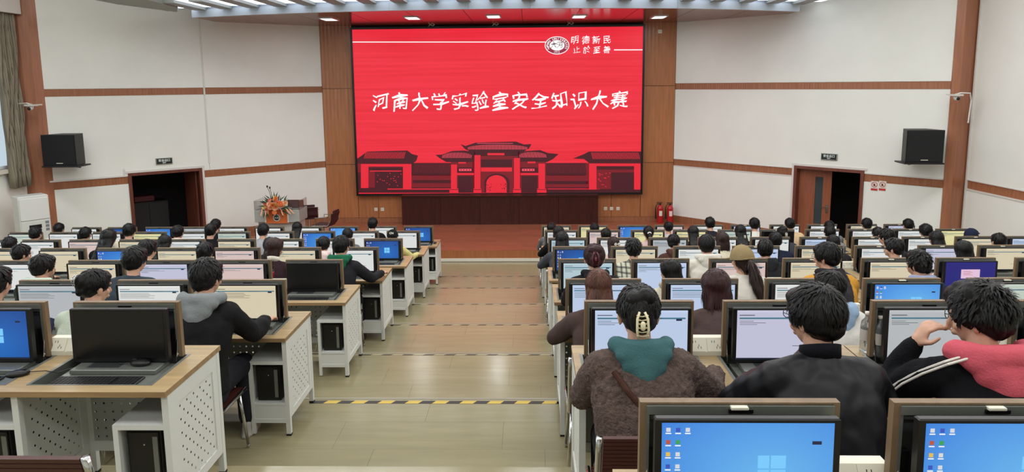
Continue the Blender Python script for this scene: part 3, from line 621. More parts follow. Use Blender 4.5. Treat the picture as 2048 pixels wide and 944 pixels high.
# ------------------------------------------------------------------ podium with flowers
pp=atz(568,470,STZ); PY=16.6; c=aty(564,452,PY); PX=c.x
pod=thing('lectern','grey steel lectern with orange panel on the left of the stage','lectern',(PX,PY,STZ),R(0))
GS=mat('podium_grey',(168,172,166),.45); ORG=mat('podium_orange',(206,104,52),.5)
mpp=aty(565,452,PY).x-PX
zt=aty(568,440,PY).z-STZ; ztop=aty(568,416,PY).z-STZ; zgl=aty(568,398,PY).z-STZ
q=MB(); hw=44*mpp; q.box(-hw,hw,-.3,.3,zt,ztop,bev=.01); link('upper_case',q.mesh('upper_case',GS),pod)
q=MB(); q.box(-40*mpp,40*mpp,-.22,.25,0,zt); link('pedestal',q.mesh('pedestal',mat('podium_grey2',(184,186,180),.45)),pod)
q=MB(); q.box(-21*mpp,21*mpp,-.315,-.3,zt-.02,ztop+.01); link('front_panel',q.mesh('front_panel',ORG),pod)
q=MB(); q.box(-23*mpp,-21*mpp,-.32,-.3,zt,ztop+.01); q.box(21*mpp,23*mpp,-.32,-.3,zt,ztop+.01); link('panel_trim',q.mesh('panel_trim',STEEL),pod)
gz=(zt+ztop)/2-.03; q=MB(); n=24; gx=0
q.add([(gx+.085*math.cos(2*PI*k/n),-.325,gz+.085*math.sin(2*PI*k/n)) for k in range(n)],[tuple(range(n))],STEEL); q.add([(gx+.066*math.cos(2*PI*k/n),-.327,gz+.066*math.sin(2*PI*k/n)) for k in range(n)],[tuple(range(n))],BLACKM)
em=link('emblem',q.mesh('emblem'),pod)
me=textmesh('大河',.055,.001); center(me); me.materials.clear(); me.materials.append(STEEL); link('emblem_glyph',me,em,(gx,-.3285,gz),(PI/2,0,0))
GLP=mat('acrylic',(225,225,225),.05,trans=.95); q=MB(); q.box(-hw,hw,-.29,-.285,ztop,zgl); q.box(-hw,-hw+.006,-.29,.3,ztop,zgl); q.box(hw-.006,hw,-.29,.3,ztop,zgl); link('acrylic_screen',q.mesh('acrylic_screen',GLP),pod)
t=thing('monitor','dark maroon reflecting monitor standing on the lectern','monitor',(PX+28*mpp,PY+.05,STZ+ztop)); q=MB(); q.box(-.19,.19,0,.02,.015,.19); link('panel',q.mesh('monitor_panel',mat('maroon_screen',(78,24,32),.2)),t); q=MB(); q.box(-.08,.08,-.06,.06,0,.015); link('base',q.mesh('monitor_base',BLACK),t)
q=MB(); q.ell((0,0,.05),(.06,.05,.05)); q.loft([(0,0,0,.055,.05),(0,0,.05,.05,.045)]); tag(link('paper_cup_stack',q.mesh('cups',mat('paper_white',(224,222,218),.6),True),None,(PX-36*mpp,PY,STZ+ztop)),'small white crumpled paper lump on left of the lectern','paper')
mic=thing('microphone','pair of black gooseneck microphones rising left of the flowers','microphone',(PX-13*mpp,PY-.05,STZ+ztop))
for k,(dx,dz) in enumerate(((-.12,.52),(-.06,.49))):
    q=MB(); q.tube([(0,0,0),(dx*.3,0,dz*.4),(dx*.7,0,dz*.8),(dx,-.02,dz)],.006); q.ell((dx,-.02,dz+.02),(.02,.02,.028)); link('gooseneck',q.mesh('gooseneck',BLACK),mic)
# flower arrangement
fl_=thing('flower_arrangement','orange and peach flower arrangement hanging over front of lectern','flowers',(PX+1*mpp,PY-.31,STZ+ztop+.0))
pal=[mat('petal_%d'%i,c,.6) for i,c in enumerate(((240,150,90),(244,184,150),(232,124,70),(240,214,140),(214,96,84),(245,190,140)))]
FLM=[]
for i,pm in enumerate(pal):
    q=MB()
    for ring,(nn,rad,tilt) in enumerate(((9,.046,.15),(8,.042,.55),(6,.034,.95),(4,.02,1.3))):
        for k in range(nn):
            a=2*PI*k/nn+ring*.4; d=Vector((math.cos(a),math.sin(a),0)); up_=Vector((0,0,1)); w_=Vector((-d.y,d.x,0))*rad*.75; tip=d*rad*math.cos(tilt)*1.2+up_*rad*math.sin(tilt)*1.3; mid=tip*.6-up_*.004
            q.add([(0,0,0),tuple(mid+w_),tuple(tip),tuple(mid-w_)],[(0,1,2,3)])
    q.ell((0,0,.012),(.012,.012,.012),seg=6,rg=4); FLM.append(q.mesh('blossom',pm,True))
for i in range(46):
    a=random.uniform(0,PI); rr=random.uniform(.0,.3)*(.75+.25*math.sin(a)); x=rr*math.cos(a)*1.15; z=.08+rr*math.sin(a)*.95+(-.1 if i%5==0 else 0); y=-.06-.12*(1-(rr/.3)**2)
    link('blossom',random.choice(FLM),fl_,(x,y,z),(R(60+random.uniform(-30,30)),random.uniform(-.6,.6),random.random()*6),random.uniform(1.0,1.5))
lm=mat('leaf_green',(44,70,40),.6); lq=MB(); lq.add([(0,0,0),(.02,0,.07),(0,.006,.2),(-.02,0,.07)],[(0,1,2,3)]); LF=lq.mesh('leaf',lm)
for i in range(70):
    a=random.uniform(-.35,PI+.35); rr=random.uniform(.1,.27); link('leaf',LF,fl_,(rr*math.cos(a)*1.1,-.05-.08*random.random(),.06+rr*math.sin(a)),(random.uniform(-.5,.5),PI/2-a+random.uniform(-.4,.4),0),random.uniform(.5,1.0))
for i in range(8): link('ribbon_leaf',LF,fl_,(random.uniform(-.25,.25),-.12,.0),(PI+random.uniform(-.3,.3),random.uniform(-.5,.5),0),random.uniform(.6,1.1)).data=LF
rb=MB(); rb.add([(0,0,0),(.03,0,-.06),(.035,-.01,-.2),(.0,0,-.18),(-.005,0,-.06)],[(0,1,2,3,4)]); RB=rb.mesh('ribbon',pal[1])
for x,ry in ((-.3,.3),(-.22,.15),(.12,-.3),(.25,-.6),(.32,-.7)): link('ribbon',RB,fl_,(x,-.14,.08),(0,ry,0),1.0)
def office_chair(u,v,y,rz,label):
    p=aty(u,v,y); t=thing('office_chair',label,'chair',(p.x,y,STZ),rz); sm=mat('chair_maroon',(58,26,30),.6)
    q=MB(); q.box(-.23,.23,-.23,.2,.44,.475,bev=.012); link('seat',q.mesh('seat',sm),t)
    q=MB(); q.tube([(0,.2,.47),(0,.26,.6),(0,.25,.7)],.02); vs=[];
    for (yy,zz) in ((.2,.48),(.26,.56),(.27,.66),(.31,.76)): vs+=[(-.21,yy,zz),(.21,yy,zz),(.21,yy+.02,zz),(-.21,yy+.02,zz)]
    fs=[(3,2,1,0),(12,13,14,15)]
    for k in range(3):
        for j in range(4): a=4*k+j; c_=4*k+(j+1)%4; fs.append((a,c_,c_+4,a+4))
    q=MB(); q.add(vs,fs); link('backrest',q.mesh('backrest',sm),t)
    q=MB(); q.box(-.15,.15,.31,.34,.765,.83,bev=.01); link('headrest',q.mesh('headrest',sm),t)
    q=MB()
    for s_ in (-.22,.22): q.tube([(s_,-.2,.46),(s_,.2,.47),(s_,.27,.58),(s_,.30,.76)],.011); q.tube([(s_,-.1,.46),(s_*1.1,-.1,.66),(s_*1.1,.2,.68)],.011)
    link('frame',q.mesh('office_frame',CHROME),t)
    q=MB(); q.tube([(0,0,.07),(0,0,.44)],.025); link('column',q.mesh('column',CHROME),t)
    for k in range(5): a=2*PI*k/5; q=MB(); q.tube([(0,0,.09),(.27*math.cos(a),.27*math.sin(a),.06)],.016); q.ell((.27*math.cos(a),.27*math.sin(a),.028),(.028,.028,.028),seg=8,rg=6); link('base_arm',q.mesh('base_arm',CHROME),t)
office_chair(648,455,16.35,R(-100),'dark maroon office chair standing alone right of the lectern')
office_chair(618,452,17.3,R(-160),'dark office chair directly behind right side of the lectern')
# ------------------------------------------------------------------ chairs
def chair_meshes():
    q=MB(); pts=[]
    bars=MB(); n=22; prof=[(-.20,.44),(-.0,.435),(.17,.44),(.20,.43)]
    def curve(t):   # from back top, down, forward along the seat
        if t<.45: k=t/.45; return (-.30+.09*k, .86-.36*k)
        if t<.6: k=(t-.45)/.15; a=k*PI/2; return (-.21+.06*(1-math.cos(a))+.0, .50-.06*math.sin(a))
        k=(t-.6)/.4; return (-.15+.36*k,.44)
    for i in range(n*2):
        t0=i/(n*2); t1=(i+.8)/(n*2); a=curve(t0); c=curve(t1); d=Vector((0,c[0]-a[0],c[1]-a[1])); nn=Vector((0,-d.z,d.y)).normalized()*.008
        vs=[]
        for x in (-.205,.205):
            for p,s in ((a,1),(c,1),(c,-1),(a,-1)): vs.append((x,p[0]+nn.y*s,p[1]+nn.z*s))
        bars.add(vs,[(0,1,2,3),(7,6,5,4),(0,4,5,1),(1,5,6,2),(2,6,7,3),(3,7,4,0)])
    seat=bars.mesh('slatted_shell',mat('chair_brown',(72,34,28),.4))
    fr=MB()
    for s in (-.22,.22): fr.tube([(s,curve(t)[0]-.0,curve(t)[1]) for t in np.linspace(0,1,14)],.013)
    return seat,fr.mesh('chair_frame',CHROME,True)
CH_SEAT,CH_FR=chair_meshes(); q=MB(); q.tube([(0,0,0),(0,0,.0001)],.011); 
def legm(x,y,tx,ty): q=MB(); q.tube([(x,y,.43),(tx,ty,.02)],.011); q.cap((tx,ty,.014),(tx,ty,.02),.014,.014,seg=8); return q.mesh('chair_leg',CHROME,True)
CH_LEGS=[legm(-.2,-.14,-.23,-.25),legm(.2,-.14,.23,-.25),legm(-.2,.15,-.22,.2),legm(.2,.15,.22,.2)]
bx=MB(); bx.tube([(-.2,-.14,.43),(.2,-.14,.43)],.01); bx.tube([(-.2,.15,.43),(.2,.15,.43)],.01); bx.tube([(-.19,-.14,.43),(-.28,-.2,.62),(-.3,-.24,.74)],.0001); CH_BR=bx.mesh('seat_rail',CHROME,True)
def chair(x,y,z,label,rz=0):
    t=thing('slatted_chair',label,'chair',(x,y,z),rz,'brown slatted chairs at the desks'); link('slatted_shell',CH_SEAT,t); link('chair_frame',CH_FR,t); link('seat_rail',CH_BR,t)
    for l in CH_LEGS: link('leg',l,t)
    return t
ORD=['first','second','third','fourth','fifth','sixth','seventh','eighth','ninth','tenth','eleventh']
def rowname(k): return ['rearmost row','seventh row from stage','sixth row from stage','fifth row from stage','fourth row from stage','third row from stage','second row from stage','front row'][k]
# ------------------------------------------------------------------ desks
DL=1.49; SEATX=(.057,.784); LW=.575
def desk_meshes():
    P={}
    # tabletop with two cut-outs
    cuts=[(.035,.66,.075,.475),(.762,1.387,.075,.475)]
    xs=sorted({0,DL,*[c[0] for c in cuts],*[c[1] for c in cuts]}); ys=sorted({0,DEP,.075,.475})
    q=MB()
    def solid(i,j):
        if i<0 or j<0 or i>=len(xs)-1 or j>=len(ys)-1: return False
        xm=(xs[i]+xs[i+1])/2; ym=(ys[j]+ys[j+1])/2
        return not any(c[0]<xm<c[1] and c[2]<ym<c[3] for c in cuts)
    z0,z1=.722,.75
    for i in range(len(xs)-1):
        for j in range(len(ys)-1):
            if not solid(i,j): continue
            a,c,d,e=xs[i],xs[i+1],ys[j],ys[j+1]
            q.add([(a,d,z1),(c,d,z1),(c,e,z1),(a,e,z1)],[(0,1,2,3)],OAK); q.add([(a,d,z0),(c,d,z0),(c,e,z0),(a,e,z0)],[(3,2,1,0)],OAK)
            for di,dj,p0,p1 in ((-1,0,(a,e),(a,d)),(1,0,(c,d),(c,e)),(0,-1,(a,d),(c,d)),(0,1,(c,e),(a,e))):
                if not solid(i+di,j+dj): q.add([(p0[0],p0[1],z0),(p1[0],p1[1],z0),(p1[0],p1[1],z1),(p0[0],p0[1],z1)],[(0,1,2,3)],OAK_EDGE)
    P['top']=q.mesh('tabletop')
    q=MB(); a,c,d,e=0,.625,.075,.475       # tray: grey rim, sunken black gap, grey plate and raised stand base
    q.box(a,c,d,d+.008,.70,.7515,GREY); q.box(a,c,e-.008,e,.70,.7515,GREY); q.box(a,a+.016,d,e,.70,.7515,GREY); q.box(c-.016,c,d,e,.70,.7515,GREY)
    q.box(a,c,d,e,.695,.70,BLACKM); q.box(.055,c-.055,d+.01,e-.06,.70,.722,GREY); q.box(.09,c-.085,d+.19,d+.33,.722,.748,GREY,bev=.004); q.box(.16,.33,d+.22,d+.31,.748,.7485,GREYD)
    P['tray']=q.mesh('tray')
    q=MB(); q.box(-.016,.016,-.016,.016,.015,.722); q.box(-.018,.018,-.018,.018,0,.015,BLACKM) if False else None
    P['leg']=q.mesh('leg',STEEL)
    q=MB(); q.box(-.017,.017,-.017,.017,0,.015); P['pad']=q.mesh('foot_pad',BLACKM)
    q=MB(); y0,y1=.02,.588; s=.028
    # side frame + perforated sheet
    q.box(0,.012,y0+.03,y1-.03,.13,.18,STEEL); q.box(0,.012,y0+.03,y1-.03,.64,.722,STEEL); q.box(0,.012,y0+.03,y0+.09,.18,.64,STEEL); q.box(0,.012,y1-.09,y1-.03,.18,.64,STEEL); q.add([(.006,y0+.09,.18),(.006,y1-.09,.18),(.006,y1-.09,.64),(.006,y0+.09,.64)],[(0,1,2,3)],PERF)
    P['side']=q.mesh('side_panel')
    q=MB(); w=.265     # computer compartment
    q.box(0,w,.02,.56,.545,.57,STEEL); q.box(0,w,.02,.56,.235,.25,STEEL); q.box(0,w,.024,.034,.13,.235,STEEL); q.box(0,w,.02,.046,.10,.13,STEEL); q.box(0,.026,.02,.046,0.015,.55,STEEL); q.box(0,.012,.046,.56,.10,.55,STEEL); q.box(0,.026,.53,.56,.015,.55,STEEL); q.box(0,w,.55,.56,.25,.55,STEEL)
    P['comp']=q.mesh('compartment')
    q=MB(); q.add([(.03,.56,.2),(DL-.03,.56,.2),(DL-.03,.56,.62),(.03,.56,.62)],[(0,1,2,3)],PERFX); q.box(.02,DL-.02,.555,.567,.62,.722,STEEL); q.box(.02,DL-.02,.555,.567,.14,.2,STEEL)
    P['modesty']=q.mesh('modesty_panel')
    return P
DP=desk_meshes()
def desk(x,y,z,sx,label):
    t=thing('computer_desk',label,'desk',(x,y,z),0,'two-seat computer desks',(sx,1,1)); link('tabletop',DP['top'],t)
    for c in (.035,.762): link('tray',DP['tray'],t,(c,0,0))
    for lx in (.018,.737,DL-.018):
        for ly in (.036,.572): l=link('leg',DP['leg'],t,(lx,ly,0)); link('foot_pad',DP['pad'],l)
    link('side_panel',DP['side'],t,(.004,0,0)); link('side_panel',DP['side'],t,(DL-.016,0,0)); link('divider_panel',DP['side'],t,(.715,0,0))
    for c in (.455,DL-.285): link('compartment',DP['comp'],t,(c,0,0))
    link('modesty_panel',DP['modesty'],t); return t
# monitors
LH=.305
q=MB(); w=LW/2
q.box(-w,w,.022,.03,0,LH); q.box(-w,-w+.018,0,.022,0,LH); q.box(w-.018,w,0,.022,0,LH); q.box(-w+.018,w-.018,0,.022,LH-.006,LH); LIDW=q.mesh('lid_board',LIDWOOD)
q=MB(); q.box(-w+.018,w-.018,.014,.022,0.005,LH-.006,GREYD); q.box(-w+.018,w-.018,-.008,.014,LH-.034,LH-.008,GREY); q.box(-w+.018,-w+.027,-.004,.014,0.005,LH-.034,GREY); q.box(w-.027,w-.018,-.004,.014,0.005,LH-.034,GREY); q.box(-w+.03,w-.03,-.002,.014,LH-.05,LH-.036,GREYD); q.box(-w+.029,-w+.05,-.006,.014,.02,.16,BLACK); q.box(w-.05,w-.029,-.006,.014,.02,.16,BLACK); LIDF=q.mesh('lid_frame')
q=MB(); q.box(-.035,.035,-.014,-.008,LH-.028,LH-.014,bev=.002); HAN=q.mesh('handle',BLACK)
q=MB(); q.box(-.03,.02,-.02,-.002,LH-.016,LH-.006,bev=.002); STK=q.mesh('latch_sticker',SOCK)
q=MB()
for s in (-1,1): q.cap((s*(w-.022),-.01,-.01),(s*(w-.022),-.01,.02),.006,.006,seg=6); q.tube([(s*(w-.024),-.02,-.02),(s*(w-.022),-.0,.1)],.004,seg=6)
HING=q.mesh('hinge',CHROME)
MW,MH=.515,.292; AW,AH=.478,.262
q=MB(); q.box(-MW/2,MW/2,0,.028,0,MH,bev=.004); q.box(-.1,.1,.028,.05,.05,.24); BEZ=q.mesh('monitor_case',BLACK)
TEAL=emis('page_teal',(70,130,150),.75); TXT=emis('page_ink',(70,74,84),.7); REDI=emis('page_red',(190,90,90),.75)
def scr_base(): 
    q=MB(); return q
def page(name,base,full=True,seed=0,mini=False):
    rd=random.Random(seed); q=MB(); b_=emis('page_'+name,base[0],base[1]); b2=emis('pagehead_'+name,tuple(min(255,int(c*1.03)) for c in base[0]),base[1]*1.03); w,h=AW/2,AH/2
    def rc(x0,x1,z0,z1,m,l=1): q.add([(x0,-.0004*l,z0),(x1,-.0004*l,z0),(x1,-.0004*l,z1),(x0,-.0004*l,z1)],[(0,1,2,3)],m)
    rc(-w,w,-h,h,b_,0); rc(-w,w,h-.012,h,b2,1); rc(-w+.012,-w+.09,h-.028,h-.024,TXT,2)
    rc(-w+.012,w-.012,h-.046,h-.038,TEAL,2); rc(w*.1,w*.45,h-.043,h-.041,TXT,3); rc(w-.06,w-.03,h-.055,h-.045,emis('pen_icon',(40,50,90),.5),4)
    z=h-.056
    for i in range(rd.randint(3,6)): rc(-w+.014,-w+.014+rd.uniform(.05,.28),z-.0022,z,TXT,2); z-=.009
    if seed%2==0: rc(w*.2,w*.35,-h*.45,-h*.43,TXT,2); rc(w*.42,w*.62,-h*.45,-h*.43,TXT,2)
    rc(-w,w,-h,-h+.009,emis('taskbar',(26,34,56),.6),2)
    return q.mesh('screen_'+name+str(seed))
def desktop(name,c0,c1,s,logo=True):
    q=MB(); w,h=AW/2,AH/2; m,nt,b=nodes('desktop_'+name); tc=N(nt,'ShaderNodeTexCoord'); g=N(nt,'ShaderNodeTexGradient',gradient_type='SPHERICAL'); mp=N(nt,'ShaderNodeMapping'); mp.inputs['Location'].default_value=(-.15,0,.15); mp.inputs['Scale'].default_value=(2.2,1,3.0); nt.links.new(tc.outputs['Object'],mp.inputs[0]); nt.links.new(mp.outputs[0],g.inputs[0]); r=N(nt,'ShaderNodeValToRGB'); r.color_ramp.elements[0].color=lin(c0); r.color_ramp.elements[1].color=lin(c1); nt.links.new(g.outputs[0],r.inputs[0]); nt.links.new(r.outputs[0],b.inputs['Emission Color']); b.inputs['Emission Strength'].default_value=s; b.inputs['Base Color'].default_value=(.01,.01,.01,1)
    def rc(x0,x1,z0,z1,m,l=1,sk=0): q.add([(x0,-.0004*l,z0-sk),(x1,-.0004*l,z0),(x1,-.0004*l,z1),(x0,-.0004*l,z1-sk*0)],[(0,1,2,3)],m)
    rc(-w,w,-h,h,m,0)
    lm_=emis('logo_light',(120,200,250),1.0)
    for a,bb in ((.03,.062),(.066,.108)): rc(a,bb,-.002,.036,lm_,2); rc(a,bb,-.042,-.006,lm_,2)
    cols=[(230,230,235),(200,90,60),(240,200,90),(60,90,200),(60,170,90),(230,230,230)]
    for i in range(3):
        for j in range(6 if i<2 else 1):
            c=cols[(i*3+j)%6]; rc(-w+.012+i*.027,-w+.024+i*.027,h-.026-j*.036,h-.014-j*.036,emis('icon_%d'%((i*3+j)%6),c,.85),3); rc(-w+.010+i*.027,-w+.026+i*.027,h-.032-j*.036,h-.029-j*.036,SW,3)
    rc(w-.06,w-.034,h-.062,h-.052,emis('pen_icon',(40,50,90),.5),3); rc(-w,w,-h,-h+.010,emis('taskbar',(26,34,56),.6),2)
    return q.mesh('screen_desktop_'+name)
VAR={}
def V(n,f): VAR[n]=f
pages={'white':((232,234,232),.86),'cream':((228,216,186),.84),'blue':((196,212,240),.88),'lav':((206,206,230),.84),'pink':((228,204,200),.84),'green':((206,218,206),.82),'yellow':((234,226,170),.86),'grey':((196,200,204),.8),'cyan':((190,214,224),.84)}
for n,b_ in pages.items(): VAR[n]=[page(n,b_,seed=s) for s in (1,2,5)]
VAR['desk']=[desktop('azure',(30,86,200),(70,160,235),.85)]; VAR['deskl']=[desktop('light',(44,120,225),(110,190,245),.92)]; VAR['deskd']=[desktop('dark',(18,44,130),(30,120,215),.75)]
q=MB(); q.add([(-AW/2,0,-AH/2),(AW/2,0,-AH/2),(AW/2,0,AH/2),(-AW/2,0,AH/2)],[(0,1,2,3)],mat('screen_off',(12,13,15),.25)); VAR['off']=[q.mesh('screen_off')]
q=MB(); q.add([(-AW/2,0,-AH/2),(AW/2,0,-AH/2),(AW/2,0,AH/2),(-AW/2,0,AH/2)],[(0,1,2,3)],emis('screen_indigo',(36,34,128),.85)); q.add([(-.09,-.001,-.03),(.09,-.001,-.03),(.09,-.001,.06),(-.09,-.001,.06)],[(0,1,2,3)],emis('dialog_pink',(236,200,226),.9))
for i in range(4): q.add([(-.07,-.002,.04-i*.012),(.0+.02*(i%2),-.002,.04-i*.012),(.0+.02*(i%2),-.002,.043-i*.012),(-.07,-.002,.043-i*.012)],[(0,1,2,3)],REDI)
VAR['dialog']=[q.mesh('screen_dialog')]
DESC={'white':'white exam page','cream':'cream exam page','blue':'pale-blue exam page','lav':'lavender exam page','pink':'pinkish exam page','green':'greenish exam page','yellow':'yellowish exam page','grey':'grey login page','cyan':'pale cyan page','desk':'blue desktop','deskl':'bright-blue desktop','deskd':'dark-blue desktop','off':'black switched-off screen','dialog':'indigo screen with pink dialog'}
def monitor(x,y,z,kind,label,i,sticker):
    t=thing('flip_up_monitor',label,'monitor',(x,y,z),0,'flip-up monitors on the desks'); link('lid_board',LIDW,t); f=link('lid_frame',LIDF,t); link('handle',HAN,f)
    if sticker: link('latch_sticker',STK,f)
    link('hinge',HING,t); m=link('monitor_case',BEZ,t,(0,-.085,0.001),(R(-1.5),0,0)); v=VAR[kind]; link('screen',v[i%len(v)],m,(0,-.0012,MH/2+.004))
# keyboard and mouse
q=MB(); q.box(-.22,.22,-.07,.07,0,.012,bev=.003); KB=q.mesh('keyboard_base',BLACK); q=MB()
for r_ in range(6):
    for c_ in range(21):
        if c_ in (15,): continue
        x=-.21+c_*.0203; y=.052-r_*.0205
        q.box(x,x+.017,y-.016,y,.012,.017)
KK=q.mesh('keys',mat('key_black',(24,24,27),.5))
q=MB(); q.ell((0,0,.012),(.03,.055,.02),seg=14,rg=8); MS_=q.mesh('mouse_shell',BLACK,True); q=MB(); q.tube([(0,.05,.012),(.01,.12,.006),(.06,.17,.004),(.03,.24,.004)],.0022,seg=6); MC=q.mesh('mouse_cable',BLACK); q=MB(); q.box(-.003,.003,.02,.04,.03,.034); MWH=q.mesh('mouse_wheel',GREYD)
def keyboard(x,y,z,label,rz=0):
    t=thing('keyboard',label,'keyboard',(x,y,z),rz,'black keyboards in the desk trays'); link('base',KB,t); tag(link('keys',KK,t),kind='stuff')
def mouse(x,y,z,label,rz=0):
    t=thing('computer_mouse',label,'mouse',(x,y,z),rz,'black computer mice'); link('shell',MS_,t); link('cable',MC,t); link('wheel',MWH,t)
# tower pc
q=MB(); q.box(0,.17,0,.4,0,.27,bev=.004); TW=q.mesh('tower_case',BLACK); q=MB(); q.box(.01,.16,-.008,0,.01,.26); TF=q.mesh('tower_front',mat('tower_front',(20,20,22),.3)); q=MB(); q.box(.13,.155,-.011,-.008,.03,.24); TS=q.mesh('drive_strip',GREY)
q=MB(); q.cap((.09,-.01,.2),(.09,-.012,.2),.006,.006,seg=8); TB=q.mesh('power_button',CHROME)
def tower(x,y,z,label):
    t=thing('computer_tower',label,'computer',(x,y,z),0,'black computer towers in the desks'); link('case',TW,t); f=link('front',TF,t); link('drive_strip',TS,f); link('power_button',TB,f)
# socket box
q=MB(); q.add([(-.1,-.045,0),(.1,-.045,0),(.1,.045,0),(-.1,.045,0),(-.1,-.045,.02),(.1,-.045,.02),(.1,.0,.085),(-.1,.0,.085),(-.1,.045,.085),(.1,.045,.085)],[(3,2,1,0),(0,1,5,4),(4,5,6,7),(7,6,9,8),(8,9,2,3),(0,4,7,8,3),(1,2,9,6,5)]); SB=q.mesh('socket_body',SOCK)
def plate_m(s):
    q=MB(); A=Vector((0,-.045,.02)); d=Vector((0,.045,.065)).normalized(); n_=Vector((0,-d.z,d.y)); 
    def pt(x,t,o): p=A+d*t+n_*o; return (x,p.y,p.z)
    x0,x1=(s*.05-.044,s*.05+.044); q.add([pt(x0,.003,.004),pt(x1,.003,.004),pt(x1,.077,.004),pt(x0,.077,.004),pt(x0,.003,0),pt(x1,.003,0),pt(x1,.077,0),pt(x0,.077,0)],[(0,1,2,3),(4,5,1,0),(5,6,2,1),(6,7,3,2),(7,4,0,3)],SOCK)
    for dx,t,sl in ((-.018,.056,0),(-.004,.056,0),(.012,.035,1),(.022,.024,2),(.006,.024,3)):
        X=s*.05+dx; q.add([pt(X-.0015,t-.006,.0045),pt(X+.0015,t-.006,.0045),pt(X+.0015,t+.006,.0045),pt(X-.0015,t+.006,.0045)],[(0,1,2,3)],BLACKM)
    return q.mesh('socket_plate')
SPL=[plate_m(-1),plate_m(1)]
def socket(x,y,z,label):
    t=thing('desk_socket',label,'power socket',(x,y,z),0,'white twin power sockets on the desks'); link('body',SB,t)
    for p_ in SPL: link('plate',p_,t)
KINDS={('L',1):'off deskd',('L',2):'cream white grey',('L',3):'off pink lav cream white',('L',4):'white cream pink cream desk cream cream',('L',5):'deskd white white cream white cream pink white white',('L',6):'white white desk white green white yellow white white green',('L',7):'deskd white deskl white white white grey desk deskd white',
 ('R',0):'deskl deskl',('R',1):'blue lav grey white',('R',2):'blue blue white deskl green',('R',3):'cyan blue pink cream cream dialog cream',('R',4):'deskd cream white blue cream white lav cream',('R',5):'cyan white grey white white blue white white cream blue',('R',6):'white pink yellow yellow green off white white white yellow',('R',7):'cream yellow desk pink white blue white white cream lav'}
LIDY=.443
SX={}      # seat centre positions
for side in 'LR':
    for k in range(8):
        if side=='L' and k==0: continue
        kinds=KINDS[(side,k)].split(); s=PER[k]/1.497; sd='left' if side=='L' else 'right'
        for d in range(5):
            if side=='R' and k==0 and d>0: break
            xa=XLa-(d+1)*PER[k]+.007*s if side=='L' else XRa[k]+d*PER[k]
            # is any of it in view?
            us=[proj((xa+dx,YR[k]+dy,ZT[k]))[0] for dx in (0,1.49*s) for dy in (0,.6)]
            if min(us)>2060 or max(us)<-12: continue
            desk(xa,YR[k],ZF[k],s,'white steel two-seat desk with oak top, %s from aisle, %s, %s side'%(ORD[d],rowname(k),sd))
            for si in ((1,0) if side=='L' else (0,1)):
                c=2*d+(0 if (si==1)==(side=='L') else 1); xc=xa+(SEATX[si]+LW/2)*s; SX[(side,k,c)]=xc
                u0=proj((xc-LW/2,YR[k]+LIDY,ZT[k]+.2))[0]; u1=proj((xc+LW/2,YR[k]+LIDY,ZT[k]+.2))[0]
                if u0>2055 or u1<-8: continue
                kd=kinds[c] if c<len(kinds) else 'white'
                monitor(xc,YR[k]+LIDY,ZT[k],kd,'%s, %s seat from aisle, %s, %s side'%(DESC[kd],ORD[c],rowname(k),sd),c*3+k,side=='R' and (xc>2.5 or k==0))
                if k<=1 or c==0: keyboard(xc-.02,YR[k]+.155,ZT[k]-.028,'black keyboard, %s seat from aisle, %s, %s side'%(ORD[c],rowname(k),sd))
                if side=='L' and (c==0 or k<=2): tower(xa+(DL-.245 if si else .49)*s,YR[k]+.07,ZF[k]+.25,'black computer tower under desk, %s seat from aisle, %s, left side'%(ORD[c],rowname(k)))
            if k<=4: socket(xa+.708*s,YR[k]+.50,ZT[k],'white twin socket on %s desk from aisle, %s, %s side'%(ORD[d],rowname(k),sd))
mouse(SX[('L',1,0)]+.12,YR[1]+.33,ZT[1]-.002,'black mouse lying behind keyboard of black screen, nearest left desk',R(90))
p=atz(36,752,ZT[1]); mouse(p.x,p.y,ZT[1],'black mouse on oak top at left edge of view',R(-60))
p=atz(870,487,ZT[7]); mouse(p.x,p.y,ZT[7],'small black mouse on the front row left desk beside aisle',0)
# ================================================================== PEOPLE
def remesh(q,vox,sm,name,m,disp=None):
    me=q.mesh('tmp',m); o=bpy.data.objects.new('tmp',me); COL.objects.link(o)
    a=o.modifiers.new('r','REMESH'); a.mode='VOXEL'; a.voxel_size=vox; a.use_smooth_shade=True
    if sm: b_=o.modifiers.new('s','SMOOTH'); b_.factor=.5; b_.iterations=sm
    dg=bpy.context.evaluated_depsgraph_get(); out=bpy.data.meshes.new_from_object(o.evaluated_get(dg)); bpy.data.objects.remove(o); bpy.data.meshes.remove(me)
    out.name=name
    if disp:
        n=len(out.vertices); c=np.empty(n*3,'f'); out.vertices.foreach_get('co',c); c=c.reshape(-1,3); nr=np.empty(n*3,'f'); out.vertices.foreach_get('normal',nr); nr=nr.reshape(-1,3)
        c+=nr*disp(c)[:,None]; out.vertices.foreach_set('co',c.ravel()); out.update()
    if not out.materials: out.materials.append(m)
    else: out.materials[0]=m
    return out
SKIN=mat('skin',(206,160,134),.5,var=.05,vscale=20); SKIN.node_tree.nodes['Principled BSDF'].inputs['Subsurface Weight'].default_value=.08; SKIN.node_tree.nodes['Principled BSDF'].inputs['Subsurface Radius'].default_value=(.02,.01,.006)
HEADC=Vector((0,.235,1.165)); NECKB=Vector((0,.175,1.02))
